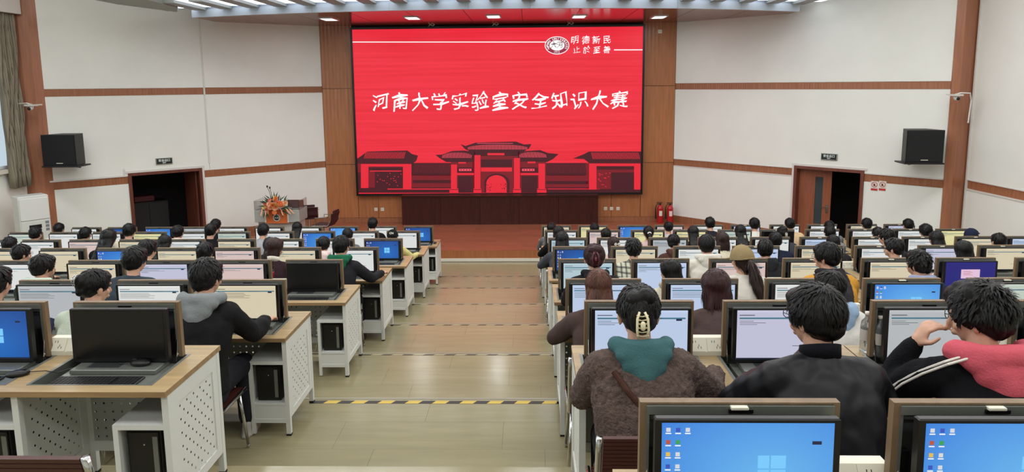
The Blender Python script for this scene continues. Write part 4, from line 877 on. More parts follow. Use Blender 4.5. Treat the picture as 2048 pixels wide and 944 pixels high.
def pose_pts(pose):
    P={}
    for s,k in ((-1,'l'),(1,'r')):
        sh=Vector((s*.165,.14,.955)); el=Vector((s*.235,.27,.77)); wr=Vector((s*.15,.50,.795)); hd=Vector((s*.0-s*.05,1,-.15)).normalized()
        if pose=='mouse' and s==1: el=Vector((.27,.27,.78)); wr=Vector((.27,.49,.79)); hd=Vector((0,1,-.1)).normalized()
        if pose=='mousewide' and s==1: el=Vector((.33,.22,.80)); wr=Vector((.40,.45,.795)); hd=Vector((.1,1,-.1)).normalized()
        if pose=='wide': el=Vector((s*.30,.26,.80)); wr=Vector((s*.12,.46,.795))
        if pose=='cheek' and s==-1: sh=Vector((-.17,.16,.96)); el=Vector((-.275,.36,.80)); wr=Vector((-.175,.345,1.01)); hd=Vector((.35,-.12,.75)).normalized()
        P[k]=(sh,el,wr,hd)
    return P
def hand(q,wr,hd,s,curl=.5,sc=1.0,cdir=None):
    up_=Vector((0,0,1)) if cdir is None else -Vector(cdir)
    if cdir is None and abs(hd.z)>.9: up_=Vector((0,1,0))
    side=hd.cross(up_).normalized(); up_=side.cross(hd).normalized(); thumb_side=side*(-s)    # thumb towards the body middle
    pc=wr+hd*.045; rot=Matrix((side,hd,up_)).transposed().to_quaternion()
    q.ell(pc,(.038*sc,.05*sc,.016*sc),rot=rot,seg=12,rg=8); q.cap(wr-hd*.02,wr+hd*.03,.024,.026)
    for i,(off,L) in enumerate(((-.028,.062),(-.010,.074),(.010,.080),(.027,.070))):
        sd=thumb_side*off*1.0*1.0; sd=-thumb_side*(-off) if False else thumb_side*off
        L=(.058,.070,.078,.068)[i]; b0=wr+hd*.082+sd; d1=(hd-up_*curl*.35+thumb_side*off*2).normalized(); j1=b0+d1*L*.45; d2=(hd-up_*curl*1.2).normalized(); j2=j1+d2*L*.32; d3=(hd-up_*curl*2).normalized(); j3=j2+d3*L*.23
        q.cap(b0,j1,.0095,.0088,seg=8); q.cap(j1,j2,.0088,.008,seg=8); q.cap(j2,j3,.008,.0068,seg=8)
    t0=wr+hd*.02+thumb_side*.022; t1=t0+(hd*.6+thumb_side*.8-up_*.2).normalized()*.045; t2=t1+(hd*.95+thumb_side*.25-up_*.3).normalized()*.034
    q.cap(t0,t1,.014,.0105,seg=8); q.cap(t1,t2,.0105,.0085,seg=8)
def headM(yaw,pitch=0,roll=0):
    return Matrix.Translation(HEADC)@Matrix.Rotation(R(yaw),4,'Z')@Matrix.Rotation(R(-pitch),4,'X')@Matrix.Rotation(R(roll),4,'Y')
BODY={}
def body_mesh(pose,yaw,pitch,fine):
    key=(pose,yaw,pitch,fine)
    if key in BODY: return BODY[key]
    q=MB(); M=headM(yaw,pitch)
    q.ell((0,-.012,.03),(.077,.094,.088),M=M); q.ell((0,.022,-.035),(.060,.068,.075),M=M); q.ell((0,.045,-.085),(.030,.030,.022),M=M)
    q.cap((0,.088,.008),(0,.106,-.028),.009,.014,seg=8,M=M); q.ell((0,.092,-.060),(.024,.012,.007),M=M,seg=10,rg=6); q.ell((0,.090,-.070),(.020,.012,.006),M=M,seg=10,rg=6)
    q.cap((-.035,.080,.028),(.035,.080,.028),.011,.011,seg=8,M=M)
    for s in (-1,1):
        q.ell((s*.080,-.008,-.018),(.010,.019,.031),M=M,seg=10,rg=8); q.ell((s*.084,-.016,-.010),(.012,.008,.024),M=M,seg=8,rg=6); q.ell((s*.040,.062,-.030),(.022,.022,.020),M=M,seg=10,rg=6)
    q.cap(NECKB,HEADC+Vector((0,-.03,-.05)),.056,.05); q.cap(NECKB-Vector((0,.03,.06)),NECKB,.085,.06)
    q.loft([(0,0,.45,.14,.11),(0,0,.55,.155,.115),(0,.03,.70,.135,.10),(0,.08,.84,.155,.105),(0,.12,.93,.165,.10),(0,.15,.99,.12,.08),(0,.16,1.03,.06,.055)])
    for k,(sh,el,wr,hd) in pose_pts(pose).items():
        s=-1 if k=='l' else 1
        q.cap(sh,el,.050,.038); q.cap(el,wr,.038,.025); q.cap(sh-Vector((s*.08,0,-.01)),sh,.06,.05); hand(q,wr,hd,s,*((2.4,1.0,(1,.1,-.3)) if (pose=='cheek' and s==-1) else (.6,)))
        q.cap((s*.09,.02,.50),(s*.12,.42,.50),.082,.056); q.cap((s*.12,.42,.50),(s*.13,.40,.10),.053,.034); q.cap((s*.13,.38,.05),(s*.135,.52,.035),.032,.026)
    me=remesh(q,.0068 if fine else .0125,2 if fine else 1,'body',SKIN); BODY[key]=me; return me
# lower clothing and shoes, shared
q=MB()
q.loft([(0,-.01,.43,.19,.15),(0,-.01,.50,.195,.155),(0,.0,.60,.18,.14),(0,.02,.66,.16,.12)])
for s in (-1,1): q.cap((s*.09,.02,.51),(s*.12,.43,.51),.10,.072); q.cap((s*.12,.43,.51),(s*.13,.40,.12),.07,.055)
TROU={}
def trousers(m):
    if 'base' not in TROU: TROU['base']=remesh(q,.016,3,'trousers',BLACKM)
    if m.name not in TROU: c=TROU['base'].copy(); c.materials[0]=m; TROU[m.name]=c
    return TROU[m.name]
TROU['base']=remesh(q,.016,3,'trousers',BLACKM)
def shoe(s,m):
    q=MB(); q.loft([(s*.135,.45,0,.045,.13),(s*.135,.45,.02,.046,.132),(s*.135,.45,.022,.043,.125),(s*.135,.44,.05,.04,.11),(s*.135,.41,.085,.038,.06),(s*.133,.40,.11,.04,.048)],seg=14); return q.mesh('shoe',m,True)
SHOES=[shoe(-1,mat('shoe_dark',(40,40,42),.6)),shoe(1,mat('shoe_dark',(40,40,42),.6))]; SHOEW=[shoe(-1,mat('shoe_grey',(170,166,158),.6)),shoe(1,MATS['shoe_grey'])]
def noisef(c,sx,sy,sz,seed): return np.array([mn.noise(Vector((p[0]*sx+seed,p[1]*sy,p[2]*sz))) for p in c])
TOPS={}
def top_mesh(pose,style,fine,m):
    key=(pose,style,fine)
    if key not in TOPS:
        q=MB(); k={'slim':.90,'coat':1.0,'puffy':1.10,'fleece':1.16}[style]; e=(k-1)*.5
        q.loft([(0,-.01,.50,.185*k,.15*k),(0,-.01,.60,.18*k,.145*k),(0,.02,.70,.175*k,.132*k),(0,.07,.83,.188*k,.135*k),(0,.11,.92,.188*k,.13*k),(0,.135,.985,.150*k,.108*k),(0,.155,1.03,.088,.078),(0,.165,1.055,.068,.064)],seg=20)
        for kk,(sh,el,wr,hd) in pose_pts(pose).items():
            s=-1 if kk=='l' else 1; r=.063*k
            q.ell(sh-Vector((s*.01,0,.005)),(.078*k,.078*k,.072*k)); q.cap(sh,el,r+.008,r*.92); q.cap(el,wr-hd*.01,r*.9,r*.62+.004); q.cap(Vector((s*.06,.145,1.0)),sh,.05*k,.066*k)
            q.cap(wr-hd*.03,wr-hd*.0,.040*k,.037*k)
        amp={'slim':.005,'coat':.009,'puffy':.014,'fleece':.010}[style]
        def d(c):
            base=noisef(c,9,9,5,3)*amp+noisef(c,22,22,14,9)*amp*.45
            if style=='fleece': base=base+noisef(c,75,75,75,1)*.0075
            return base
        TOPS[key]=remesh(q,.0085 if style=='fleece' and fine else (.0105 if fine else .017),4 if fine else 2,'top',m,d)
    me=TOPS[key].copy(); me.materials[0]=m; return me
HOODS={}
def hood_mesh(fine,m,big=1.0):
    key=(fine,big)
    if key not in HOODS:
        q=MB(); b_=big
        ring=[]   # thick cloth roll round the neck, open in front, pouch behind
        for t in np.linspace(-2.4,2.4,15):
            a=-PI/2+t*.62; x=.098*b_*math.cos(a); y=.165+.088*b_*math.sin(a); z=1.055+.018*math.cos(t*.6); ring.append(Vector((x,y,z)))
        for a,c in zip(ring[:-1],ring[1:]): q.cap(a,c,.034*b_,.034*b_,seg=8)
        q.ell((0,.075,1.04),(.112*b_,.052*b_,.05*b_)); q.ell((0,.05,.995),(.088*b_,.044*b_,.06*b_)); q.ell((0,.030,.955),(.060*b_,.036*b_,.06*b_)); q.ell((0,.018,.915),(.034*b_,.026*b_,.05*b_))
        HOODS[key]=remesh(q,.009 if fine else .014,9 if fine else 3,'hood',m,lambda c:noisef(c,16,16,10,5)*.008)
    me=HOODS[key].copy(); me.materials[0]=m; return me
def collar_mesh(m,h=.03):
    q=MB(); vs=[];n=18
    for j,(r,z) in enumerate(((.075,1.02),(.071,1.05+h),(.064,1.05+h),(.062,1.02))):
        for k in range(n): a=2*PI*k/n; vs.append((r*1.05*math.cos(a),.168+r*math.sin(a),z-.03*math.sin(a)))
    fs=[(j*n+k,j*n+(k+1)%n,((j+1)%4)*n+(k+1)%n,((j+1)%4)*n+k) for j in range(4) for k in range(n)]
    q.add(vs,fs); return q.mesh('collar',m,True)
# hair
def hair_mat(name,rgb):
    m=mat(name,rgb,.46,spec=.28,bump=.45,bscale=38,stretch=(1,1,.12),bdist=.02,var=.35,vscale=9); return m
HB=hair_mat('hair_black',(11,10,11)); HBR=hair_mat('hair_brown',(44,26,22)); HRED=hair_mat('hair_darkred',(52,26,28)); HTIP=hair_mat('hair_auburn',(86,52,40))
HAIR={}
def hair_mesh(style,fine,seed=0):
    seed=seed%3 if not fine else seed
    key=(style,fine,seed)
    if key in HAIR: return HAIR[key]
    rd=random.Random(seed*17+len(style)); q=MB(); b_=MB()
    rx,ry,rz=.087,.104,.098; c0=Vector((0,-.016,.028))
    if style in('short','curly'):
        b_.ell(c0,(rx,ry,rz)); b_.ell((0,-.045,-.025),(.078,.062,.058)); b_.ell((0,.04,.075),(.068,.055,.038)); b_.ell((.066,-.03,.0),(.022,.045,.045)); b_.ell((-.066,-.03,.0),(.022,.045,.045))
        if style=='curly': b_.ell((0,.0,.075),(.085,.095,.06))
    elif style=='bob':
        b_.ell(c0,(rx+.012,ry+.008,rz+.004)); b_.loft([(0,-.05,-.165,.050,.030),(0,-.05,-.14,.082,.055),(0,-.045,-.09,.094,.07),(0,-.03,-.03,.096,.085),(0,-.02,.03,.092,.095)],seg=18); b_.ell((0,.045,.07),(.07,.05,.04))
    elif style in('long','longtip'):
        b_.ell(c0,(rx+.008,ry+.004,rz+.002)); L=-.40 if style=='long' else -.34
        b_.loft([(0,-.245,L,.045,.016),(0,-.235,L+.05,.08,.03),(0,-.20,-.27,.095,.04),(0,-.165,-.20,.098,.05),(0,-.115,-.14,.095,.058),(0,-.065,-.07,.092,.07),(0,-.03,0,.09,.09)],seg=18); b_.ell((0,.045,.07),(.07,.05,.04))
    elif style in('bun','claw'):
        b_.ell(c0,(rx-.001,ry,rz)); b_.ell((0,-.05,-.015),(.073,.06,.06)); b_.ell((0,.04,.075),(.068,.055,.038))
        if style=='bun': b_.ell((0,-.105,.035),(.050,.035,.06)); b_.ell((.01,-.10,-.02),(.04,.03,.04))
        else: b_.ell((0,-.098,.0),(.048,.035,.075)); b_.ell((.02,-.085,.075),(.045,.04,.04)); b_.ell((-.028,-.085,.07),(.035,.035,.035))
    elif style in('pony','capony'):
        b_.ell(c0,(rx-.001,ry,rz)); b_.ell((0,-.05,-.02),(.070,.06,.055)); b_.ell((0,.04,.075),(.068,.055,.038))
        b_.tube([(0,-.11,.0),(0,-.15,-.03),(.005,-.18,-.12),(.01,-.205,-.22),(.02,-.235,-.31),(.03,-.245,-.39)],.03,radii=[.022,.034,.045,.048,.036,.010],seg=12)
    elif style=='cap':
        b_.ell((0,-.03,-.005),(.082,.088,.07)); b_.ell((0,-.05,-.045),(.07,.055,.04))
    def d(c): return noisef(c,26,26,12,seed*3.1+1)*(.006 if style!='curly' else .014)+noisef(c,60,60,20,seed)*(.003 if style!='curly' else .008)
    base=remesh(b_,.0085 if fine else .012,2,'hair',HB,d)
    # locks laid over the scalp, so the outline is strands and not a ball
    nl=(1500 if fine else 260); sp=style in('short','curly'); crown=Vector((0,-.045,.055))
    dirv=[]
    for i in range(nl):
        z=rd.uniform(-.25 if sp else -.1,1); a=rd.uniform(0,2*PI); s_=math.sqrt(1-z*z); dv=Vector((s_*math.cos(a),s_*math.sin(a),z))
        if dv.y>.55 and dv.z<.45: continue
        if style in('cap','capony') and dv.z>-.1: continue
        p=Vector((c0.x+dv.x*rx,c0.y+dv.y*ry,c0.z+dv.z*rz)); n_=Vector((dv.x/rx,dv.y/ry,dv.z/rz)).normalized()
        away=(p-Vector((0,-.06,.125))); away=(away-n_*away.dot(n_)); 
        if away.length<1e-4: continue
        away.normalize(); w_=n_.cross(away)*(rd.uniform(.0025,.0055) if fine else rd.uniform(.005,.011)); L=rd.uniform(.03,.06); lift=rd.uniform(.001,.008)*(2.2 if style=='curly' else 1)
        jit=w_.normalized()*rd.uniform(-.012,.012)
        p0=p+n_*.001; p1=p+away*L*.5+n_*(lift-.25*L*L/.1*.5)+jit*.3; p2=p+away*L+n_*(lift*(1.6 if sp else .6)-L*L/.19)+jit
        q.add([tuple(p0-w_*.8),tuple(p0+w_*.8),tuple(p1+w_),tuple(p1-w_),tuple(p2)],[(0,1,2,3),(3,2,4)])
    if style in('bob','long','longtip','pony','capony'):
        pts=[v.co.copy() for v in base.vertices]; nms=[v.normal.copy() for v in base.vertices]; idx=[i for i in range(len(pts)) if pts[i].z<-.0 and pts[i].y<.03]
        for i in range(900 if fine else 160):
            k_=rd.choice(idx); p=pts[k_]; n_=nms[k_]; L=rd.uniform(.05,.13); down=Vector((rd.gauss(0,.06),-.28 if style!='bob' else -.02,-1)).normalized(); down=(down-n_*down.dot(n_)); 
            if down.length<.3: down=Vector((0,0,-1))
            down.normalize(); w_=n_.cross(down).normalized()*(rd.uniform(.002,.0045) if fine else rd.uniform(.004,.008)); p0=p-n_*.002; p1=p+down*L*.5+n_*rd.uniform(.001,.005); p2=p+down*L+n_*rd.uniform(-.002,.006)
            q.add([tuple(p0-w_),tuple(p0+w_),tuple(p1+w_),tuple(p1-w_),tuple(p2)],[(0,1,2,3),(3,2,4)])
    lk=q.mesh('locks',HB,False)
    # merge base + locks
    import bmesh
    bmx=bmesh.new(); bmx.from_mesh(base); bmx.from_mesh(lk); out=bpy.data.meshes.new('hair'); bmx.to_mesh(out); bmx.free(); out.materials.append(HB)
    out.polygons.foreach_set('use_smooth',[True]*len(out.polygons)); HAIR[key]=out; return out
CLO={}
def cloth(rgb,rough=.85,bump=.35,bs=120,kind=None):
    n='cloth_%d_%d_%d'%rgb+(kind or '')
    if kind=='satin': return mat(n,rgb,.45,bump=.12,bscale=9,bdist=.03,spec=.3)
    if kind=='fleece':
        return mat(n,rgb,.95,bump=.9,bscale=110,var=.35,vscale=60,bdist=.012)
    if kind=='plaid':
        if n in MATS: return MATS[n]
        m,nt,b=nodes(n); tc=N(nt,'ShaderNodeTexCoord'); prev=None
        c=None
        for dr in 'XZ':
            wv=N(nt,'ShaderNodeTexWave'); wv.bands_direction=dr; wv.inputs['Scale'].default_value=6; nt.links.new(tc.outputs['Object'],wv.inputs['Vector']); r=N(nt,'ShaderNodeValToRGB'); r.color_ramp.interpolation='CONSTANT'; r.color_ramp.elements[0].color=(.22,.23,.21,1); r.color_ramp.elements[1].color=(.72,.72,.64,1); r.color_ramp.elements[1].position=.3; nt.links.new(wv.outputs[0],r.inputs[0])
            if c is None: c=r.outputs[0]
            else: mx=N(nt,'ShaderNodeMixRGB',blend_type='MULTIPLY'); mx.inputs[0].default_value=1; nt.links.new(c,mx.inputs[1]); nt.links.new(r.outputs[0],mx.inputs[2]); c=mx.outputs[0]
        nt.links.new(c,b.inputs['Base Color']); b.inputs['Roughness'].default_value=.85; MATS[n]=m; return m
    return mat(n,rgb,rough,bump=bump,bscale=bs,var=.06,vscale=8,spec=.15)
CAPM={}
def cap_parts(col):
    if col in CAPM: return CAPM[col]
    cm=cloth(col); q=MB(); vs=[];fs=[];seg=20;rg=7
    for i in range(rg+1):
        t=(PI/2)*i/rg
        for k in range(seg): a=2*PI*k/seg; vs.append((.103*math.cos(t)*math.cos(a),-.014+.121*math.cos(t)*math.sin(a),.005+.132*math.sin(t)))
    for i in range(rg):
        for k in range(seg): a=i*seg+k; b_=i*seg+(k+1)%seg; fs.append((a,b_,b_+seg,a+seg))
    for k in range(seg): 
        pass
    q.add(vs,fs); q.ell((0,-.014,.138),(.008,.008,.005),seg=8,rg=4); q.cap((-.05,-.128,.012),(.05,-.128,.012),.008,.008,seg=6)
    dome=q.mesh('cap_dome',cm,True); q=MB(); pts=[(.085*math.cos(t),.07+.10*math.sin(t)) for t in np.linspace(0,PI,12)]; q.prism(pts,.012,.018); CAPM[col]=(dome,q.mesh('brim',cm)); return CAPM[col]
def claw_clip(m,s=1):
    q=MB()
    for sx in (-1,1):
        q.tube([(sx*.012*s,-.012,.06*s),(sx*.024*s,-.022,.03*s),(sx*.026*s,-.024,-.02*s),(sx*.02*s,-.012,-.06*s)],.006*s)
        for k in range(6): z=.045*s-k*.018*s; q.cap((sx*.024*s,-.02,z),(sx*.002*s,-.004,z-.006),.004*s,.003*s,seg=6)
    q.cap((0,-.03,.008),(0,-.03,-.01),.012*s,.012*s,seg=8); return q.mesh('hair_clip',m,True)
q=MB()
for s in (-1,1):
    n=14
    q.tube([(s*.034+.024*math.cos(2*PI*k/n),.098,.018+.019*math.sin(2*PI*k/n)) for k in range(n+1)],.0016,seg=5); q.tube([(s*.058,.096,.022),(s*.082,.04,.02),(s*.086,-.01,.015),(s*.084,-.025,.0)],.0018,seg=5)
q.tube([(-.01,.1,.02),(.01,.1,.02)],.0016,seg=5); GLS=q.mesh('glasses',mat('glasses_metal',(60,60,62),.3,metal=.8))
q=MB()
for s in (-1,1): q.ell((s*.032,.077,.010),(.012,.010,.007),seg=10,rg=6)
EYE=q.mesh('eyes',mat('eye_dark',(30,24,22),.2),True)
def glyphs(s,size,m,parent,loc,rot,bold=.0):
    me=textmesh(s,size,bold); center(me); me.materials.clear(); me.materials.append(m); return link('lettering',me,parent,loc,rot)
PK=[0]
def person(side,k,u,v,wpx,top,label,hair='short',col=None,hcol=None,hood=None,hoodbig=1.0,pose='type',yaw=0,pitch=12,style='coat',kind=None,glasses=False,cap=None,fine=False,trou=(34,34,40),collar=None,Yoff=None,shw=False,turn=0,hs=None):
    """u,v = where the crown of the head is seen; wpx is used only to pick the distance"""
    m=top if not isinstance(top,tuple) else cloth(top,kind=kind)
    # search the depth at which a normally sized seated figure fits
    best=None; TOPZ=HEADC.z+.132
    for dy in np.linspace(-.42,.10,53) if Yoff is None else [Yoff]:
        P=aty(u,v,YR[k]+dy); s=(P.z-ZF[k])/TOPZ; e=abs(s-1)*1.0+abs(dy+.12)*.25
        if best is None or e<best[0]: best=(e,P,s)
    _,P,s=best; s=max(.86,min(1.12,s)); PK[0]+=1; seed=PK[0]
    rzt=R(turn); hx=HEADC.y*s
    root=thing('person',label,'person',(P.x+math.sin(rzt)*hx,P.y-math.cos(rzt)*hx,ZF[k]),rzt,'students seated at the computer desks',s)
    yb_=int(round(yaw/15)*15); link('body',body_mesh(pose,yb_,pitch,fine),root)
    link('top' if hood is None else 'jacket',top_mesh(pose,style,fine,m),root)
    link('trousers',trousers(cloth(trou)),root)
    for sm_ in (SHOEW if shw else SHOES): link('shoe',sm_,root)
    H=headM(yb_,pitch)
    def onhead(name,me,**kw): o=link(name,me,root); o.matrix_local=H@kw.get('M',Matrix.Identity(4)); return o
    hm={None:HB,'brown':HBR,'red':HRED,'auburn':HTIP}[hcol]
    hme=hair_mesh(hair,fine,seed)
    if hm is not HB: hme=hme.copy(); hme.materials[0]=hm
    sc=hs or 1.0
    ho=onhead('hair',hme,M=Matrix.Diagonal((sc,sc,sc,1)))
    onhead('eyes',EYE)
    if glasses: onhead('glasses',GLS)
    if hood: link('hood',hood_mesh(fine,cloth(hood),hoodbig),root)
    if collar: link('collar',collar_mesh(cloth(collar)),root)
    if cap:
        d_,b_=cap_parts(cap); co=onhead('cap',d_); link('brim',b_,co)
    fx=P.x+math.sin(rzt)*hx; fy=P.y-math.cos(rzt)*hx
    chair(fx,fy+.03,ZF[k],'brown slatted chair holding the %s'%' '.join(label.split()[:10]),rzt*.5)
    return root,H
def rn(k,side): return '%s, %s side'%(rowname(k),'left' if side=='L' else 'right')
def PP(side,k,u,v,w_,top,desc,**kw): return person(side,k,u,v,w_,top,desc+', '+rn(k,side),**kw)
WHT=(206,204,194); BLK=(17,17,19); NVY=(26,30,46); GRY=(96,98,102); CRM=(196,188,166)
# front rows first
PP('L',7,117,445,24,WHT,'student in white top by the air conditioner')
PP('L',7,431,437,22,BLK,'tall dark-haired student before the left wall')
PP('L',7,594,443,26,WHT,'long-haired student in white top below the lectern',hair='long')
PP('L',7,745,434,24,BLK,'student in black jacket near the presidium desk')
PP('L',6,355,449.5,27,BLK,'student in black coat with white hood',hood=WHT)
PP('L',6,258,446.5,29,CRM,'student in beige shirt before the left doorway',hs=1.05)
PP('L',6,170,453,26,(62,60,58),'student wrapped in dark grey scarf',hood=(70,68,66))
PP('L',6,70,453,27,(30,34,34),'dark-haired student in dark green jacket')
PP('L',6,409+12,446,22,BLK,'student in black jacket leaning forward',pose='wide')
PP('L',6,526,446,23,(150,152,156),'student in grey patterned top below the lectern')
PP('L',6,695,455.5,22,GRY,'student in grey shirt')
r_,H=PP('L',6,785,459,22,(206,196,128),'student in yellow shirt and black cap with white letters',hair='cap',cap=(24,24,26),pose='mousewide',fine=True)
o=glyphs('CN',.05,MATS['cloth_24_24_26'] if False else SOCK,r_,(0,0,0),(0,0,0),.001); o.matrix_local=H@Matrix.Translation((0,-.129,.065))@Matrix.Rotation(PI/2-.35,4,'X')
PP('L',5,18,473,32,(30,30,36),'dark-haired student by the left edge',hs=1.04)
PP('L',5,216,458.5,50,BLK,'student with long black hair in black top',hair='long',hs=1.08)
PP('L',5,329,469,34,(60,52,54),'student with long dark hair, head bowed',hair='long')
PP('L',5,538,474,30,BLK,'student in black jacket partly hidden by classmate')
PP('L',5,647,472,27,(214,186,186),'student in pale pink jacket',hood=(220,200,198))
PP('L',4,294,478,36,WHT,'student in white shirt',hs=1.03,yaw=-15)
PP('L',4,41,487,40,(34,34,46),'student with glasses in dark navy jacket',glasses=True,yaw=-30)
PP('L',4,548,474.5,37,(46,30,34),'student with bob hair and white collar',hair='bob',hcol='brown',yaw=-30,collar=(226,220,206))
PP('L',4,409,484,46,BLK,'student in black jacket',hs=1.05)
PP('L',4,682,470,33,(34,34,38),'student in black jacket with green hood',hood=(28,96,68),hoodbig=1.1,pose='mousewide',yaw=-15,fine=True,style='coat')
PP('L',3,268,493,54,(56,66,76),'broad student in slate-blue sweater',style='puffy',yaw=-15,hs=1.08)
PP('L',3,84,508,52,(40,52,48),'student in dark jacket with pale green hood',hood=(196,212,196),yaw=-30,hs=1.06)
PP('L',2,411,516,60,(26,26,28),'student in black jacket with grey hood',hood=(134,140,142),hoodbig=1.25,pose='mouse',yaw=-15,fine=True,style='puffy',shw=True,hs=1.05,Yoff=-.13)
r_,H=PP('L',2,187,537,62,(186,196,180),'student in pale green sweater with clipped bun',hair='bun',yaw=-30,fine=True,hs=1.0,style='coat')
c_=link('hair_clip',claw_clip(CHROME,.6),r_); c_.matrix_local=H@Matrix.Translation((.0,-.13,.05))
PP('L',2,-12,528,60,(34,38,62),'student in dark blue jacket cut by the left edge')
# right block
PP('R',7,1103,444,20,GRY,'student nearest the aisle, in grey',hs=1.0)
PP('R',7,1189,445,20,BLK,'student in black, before the dark desk')
PP('R',7,1337,442,21,(176,170,168),'student in pale grey top beside extinguishers',hair='bun')
PP('R',7,1420,433,24,(34,34,40),'student in dark jacket against white wall')
PP('R',7,1509,435,25,WHT,'student in white shirt against white wall',hs=1.04)
PP('R',7,1580,435,21,(204,176,140),'student in beige jacket beside wooden door',style='puffy')
PP('R',7,1659,440.6,24,(110,112,116),'student before the open door')
PP('R',7,1734,435,26,(220,216,210),'student in white hooded top below notices',hood=(224,220,214))
PP('R',7,1817,436.5,24,(180,178,172),'student below the right loudspeaker')
PP('R',6,1117,451,24,BLK,'leaning student in black nearest the aisle',pose='wide',hair='bob')
PP('R',6,1212,455.6,24,(32,34,42),'student in dark top')
r_,H=PP('R',6,1297,451,24,(200,172,166),'student in pink top with white scrunchie',hair='pony')
q=MB(); q.ell((0,-.115,.0),(.034,.02,.026)); onm=q.mesh('scrunchie',SIW,True); o=link('scrunchie',onm,r_); o.matrix_local=H
PP('R',6,1386.5,451,28,BLK,'student with long straight black hair',hair='long')
r_,H=PP('R',6,1481,448.6,26,BLK,'long-haired student with white clip',hair='long'); o=link('hair_clip',claw_clip(SOCK,.5),r_); o.matrix_local=H@Matrix.Translation((.03,-.13,-.08))
r_,H=PP('R',6,1565,452,26,(60,60,70),'student with claw clip in grey jacket',hair='claw'); o=link('hair_clip',claw_clip(SOCK,.6),r_); o.matrix_local=H@Matrix.Translation((.02,-.12,-.02))
PP('R',6,1660,451,26,(120,122,128),'student in grey sweater')
PP('R',6,1756,453,24,BLK,'dark-haired student in black')
PP('R',6,1852,447.6,30,(206,204,206),'student in white top below loudspeaker',hs=1.08)
PP('R',6,1943,457,28,(40,42,60),'student in navy baseball cap',hair='cap',cap=(34,40,62),yaw=45,pitch=20)
PP('R',5,1124,463,34,(66,68,76),'long-haired student in grey coat nearest aisle',hair='long',pose='wide',hs=1.05)
r_,H=PP('R',5,1227,472.5,36,(208,180,172),'brown-haired student with flower clip',hair='long',hcol='brown')
q=MB()
for f_ in range(2):
    for t in range(5): a=2*PI*t/5; q.ell((-.0+f_*.05+.014*math.cos(a),0,.014*math.sin(a)),(.01,.006,.01),seg=8,rg=5)
o=link('flower_clip',q.mesh('flower_clip',SIW,True),r_); o.matrix_local=H@Matrix.Translation((.02,-.122,.01))
PP('R',5,1348,467,34,(78,54,46),'student in brown hooded jacket',hair='bun',hood=(84,56,46),yaw=-30)
PP('R',5,1445,463.5,32,(206,198,176),'student with brown bob in cream top',hair='bob',hcol='brown')
PP('R',5,1551,463,28,(26,32,52),'student in navy coat',style='puffy')
PP('R',5,1667,469,36,(40,38,44),'long-haired student in dark jacket',hair='long')
PP('R',5,1773.5,455.6,30,(52,52,56),'student with glasses, turned left',glasses=True,yaw=30)
PP('R',5,1873.6,461,34,BLK,'student with long black hair',hair='long')
PP('R',5,1998.5,465,34,(150,130,104),'short-haired student near right edge')
PP('R',4,1267,476.6,40,(170,168,150),'student in plaid shirt',kind='plaid',hair='curly',style='puffy')
r_,H=PP('R',4,1413.5,468,36,(208,204,192),'student in white hoodie with letters',hood=(214,210,198),hoodbig=1.15,style='puffy',fine=True)
q=MB(); q.box(-.125,.125,-.002,.002,-.034,.034); pt=link('patch',q.mesh('patch',BLACKM),r_,(0,-.082,.79),(R(-22),0,0)); glyphs('BAOSK',.062,SIW,pt,(0,-.0035,0),(PI/2,0,0),.002)
PP('R',4,1531,477,36,(34,36,38),'student in black padded jacket',style='puffy',yaw=-15,hood=(38,40,42))
PP('R',4,1789,474.6,40,(40,38,42),'student with glasses in dark top',glasses=True,yaw=45)
PP('R',4,1928,480,42,(206,196,200),'student with straight black hair and pearl beads',hair='bob')
r_,H=PP('R',3,1188.7,488,44,(26,26,28),'student in black jacket with claw-clipped brown bun',hair='claw',hcol='red',hood=(28,28,30),fine=True,style='puffy',hs=1.05)
o=link('hair_clip',claw_clip(mat('clip_plum',(96,40,52),.15),1.0),r_); o.matrix_local=H@Matrix.Translation((0,-.125,.0)); glyphs('CAMEL',.03,SIW,r_,(0,.009,.96),(PI/2-.12,0,0),.0008)
PP('R',3,1341,518,42,(198,194,176),'student in beige jacket leaning left',hair='bob',yaw=45,hood=(180,176,160))
r_,H=PP('R',3,1484,490.6,46,(210,206,196),'student in khaki cap with long ponytail',hair='capony',hcol='brown',cap=(150,132,96),style='puffy',yaw=15,fine=True)
glyphs('LV',.035,BLACKM,r_,(.16,-.05,.80),(PI/2-.25,0,.2),.001)
r_,H=PP('R',3,1654,485,54,(58,56,60),'student with glasses in black and yellow jacket',glasses=True,yaw=45,hood=(44,42,46),style='puffy',fine=True,hs=1.06)
for o in list(r_.children):
    if o.name.startswith('jacket'):
        me=o.data; me.materials.append(cloth((206,150,60)))
        for p_ in me.polygons:
            if abs(p_.center.x)>.145: p_.material_index=1
PP('R',3,1838,501,54,(34,42,72),'student with thick hair in navy hooded jacket',hair='curly',yaw=30,hood=(150,160,190),hs=1.04)
PP('R',2,1197,537.6,58,(76,62,60),'student with long auburn hair',hair='longtip',hcol='auburn',fine=True,pose='wide')
PP('R',2,1432,537.6,58,(78,64,62),'student with dark red bob in brown top',hair='bob',hcol='red',fine=True,style='puffy',hs=1.03)
r_,H=PP('R',2,1661,540,66,(212,210,204),'student in white denim jacket with blue hood',hood=(150,176,206),hoodbig=1.2,yaw=30,fine=True,style='puffy')
glyphs('CONCEPTIONS',.026,BLACKM,r_,(.09,-.075,.80),(PI/2-.25,0,0),.0008)
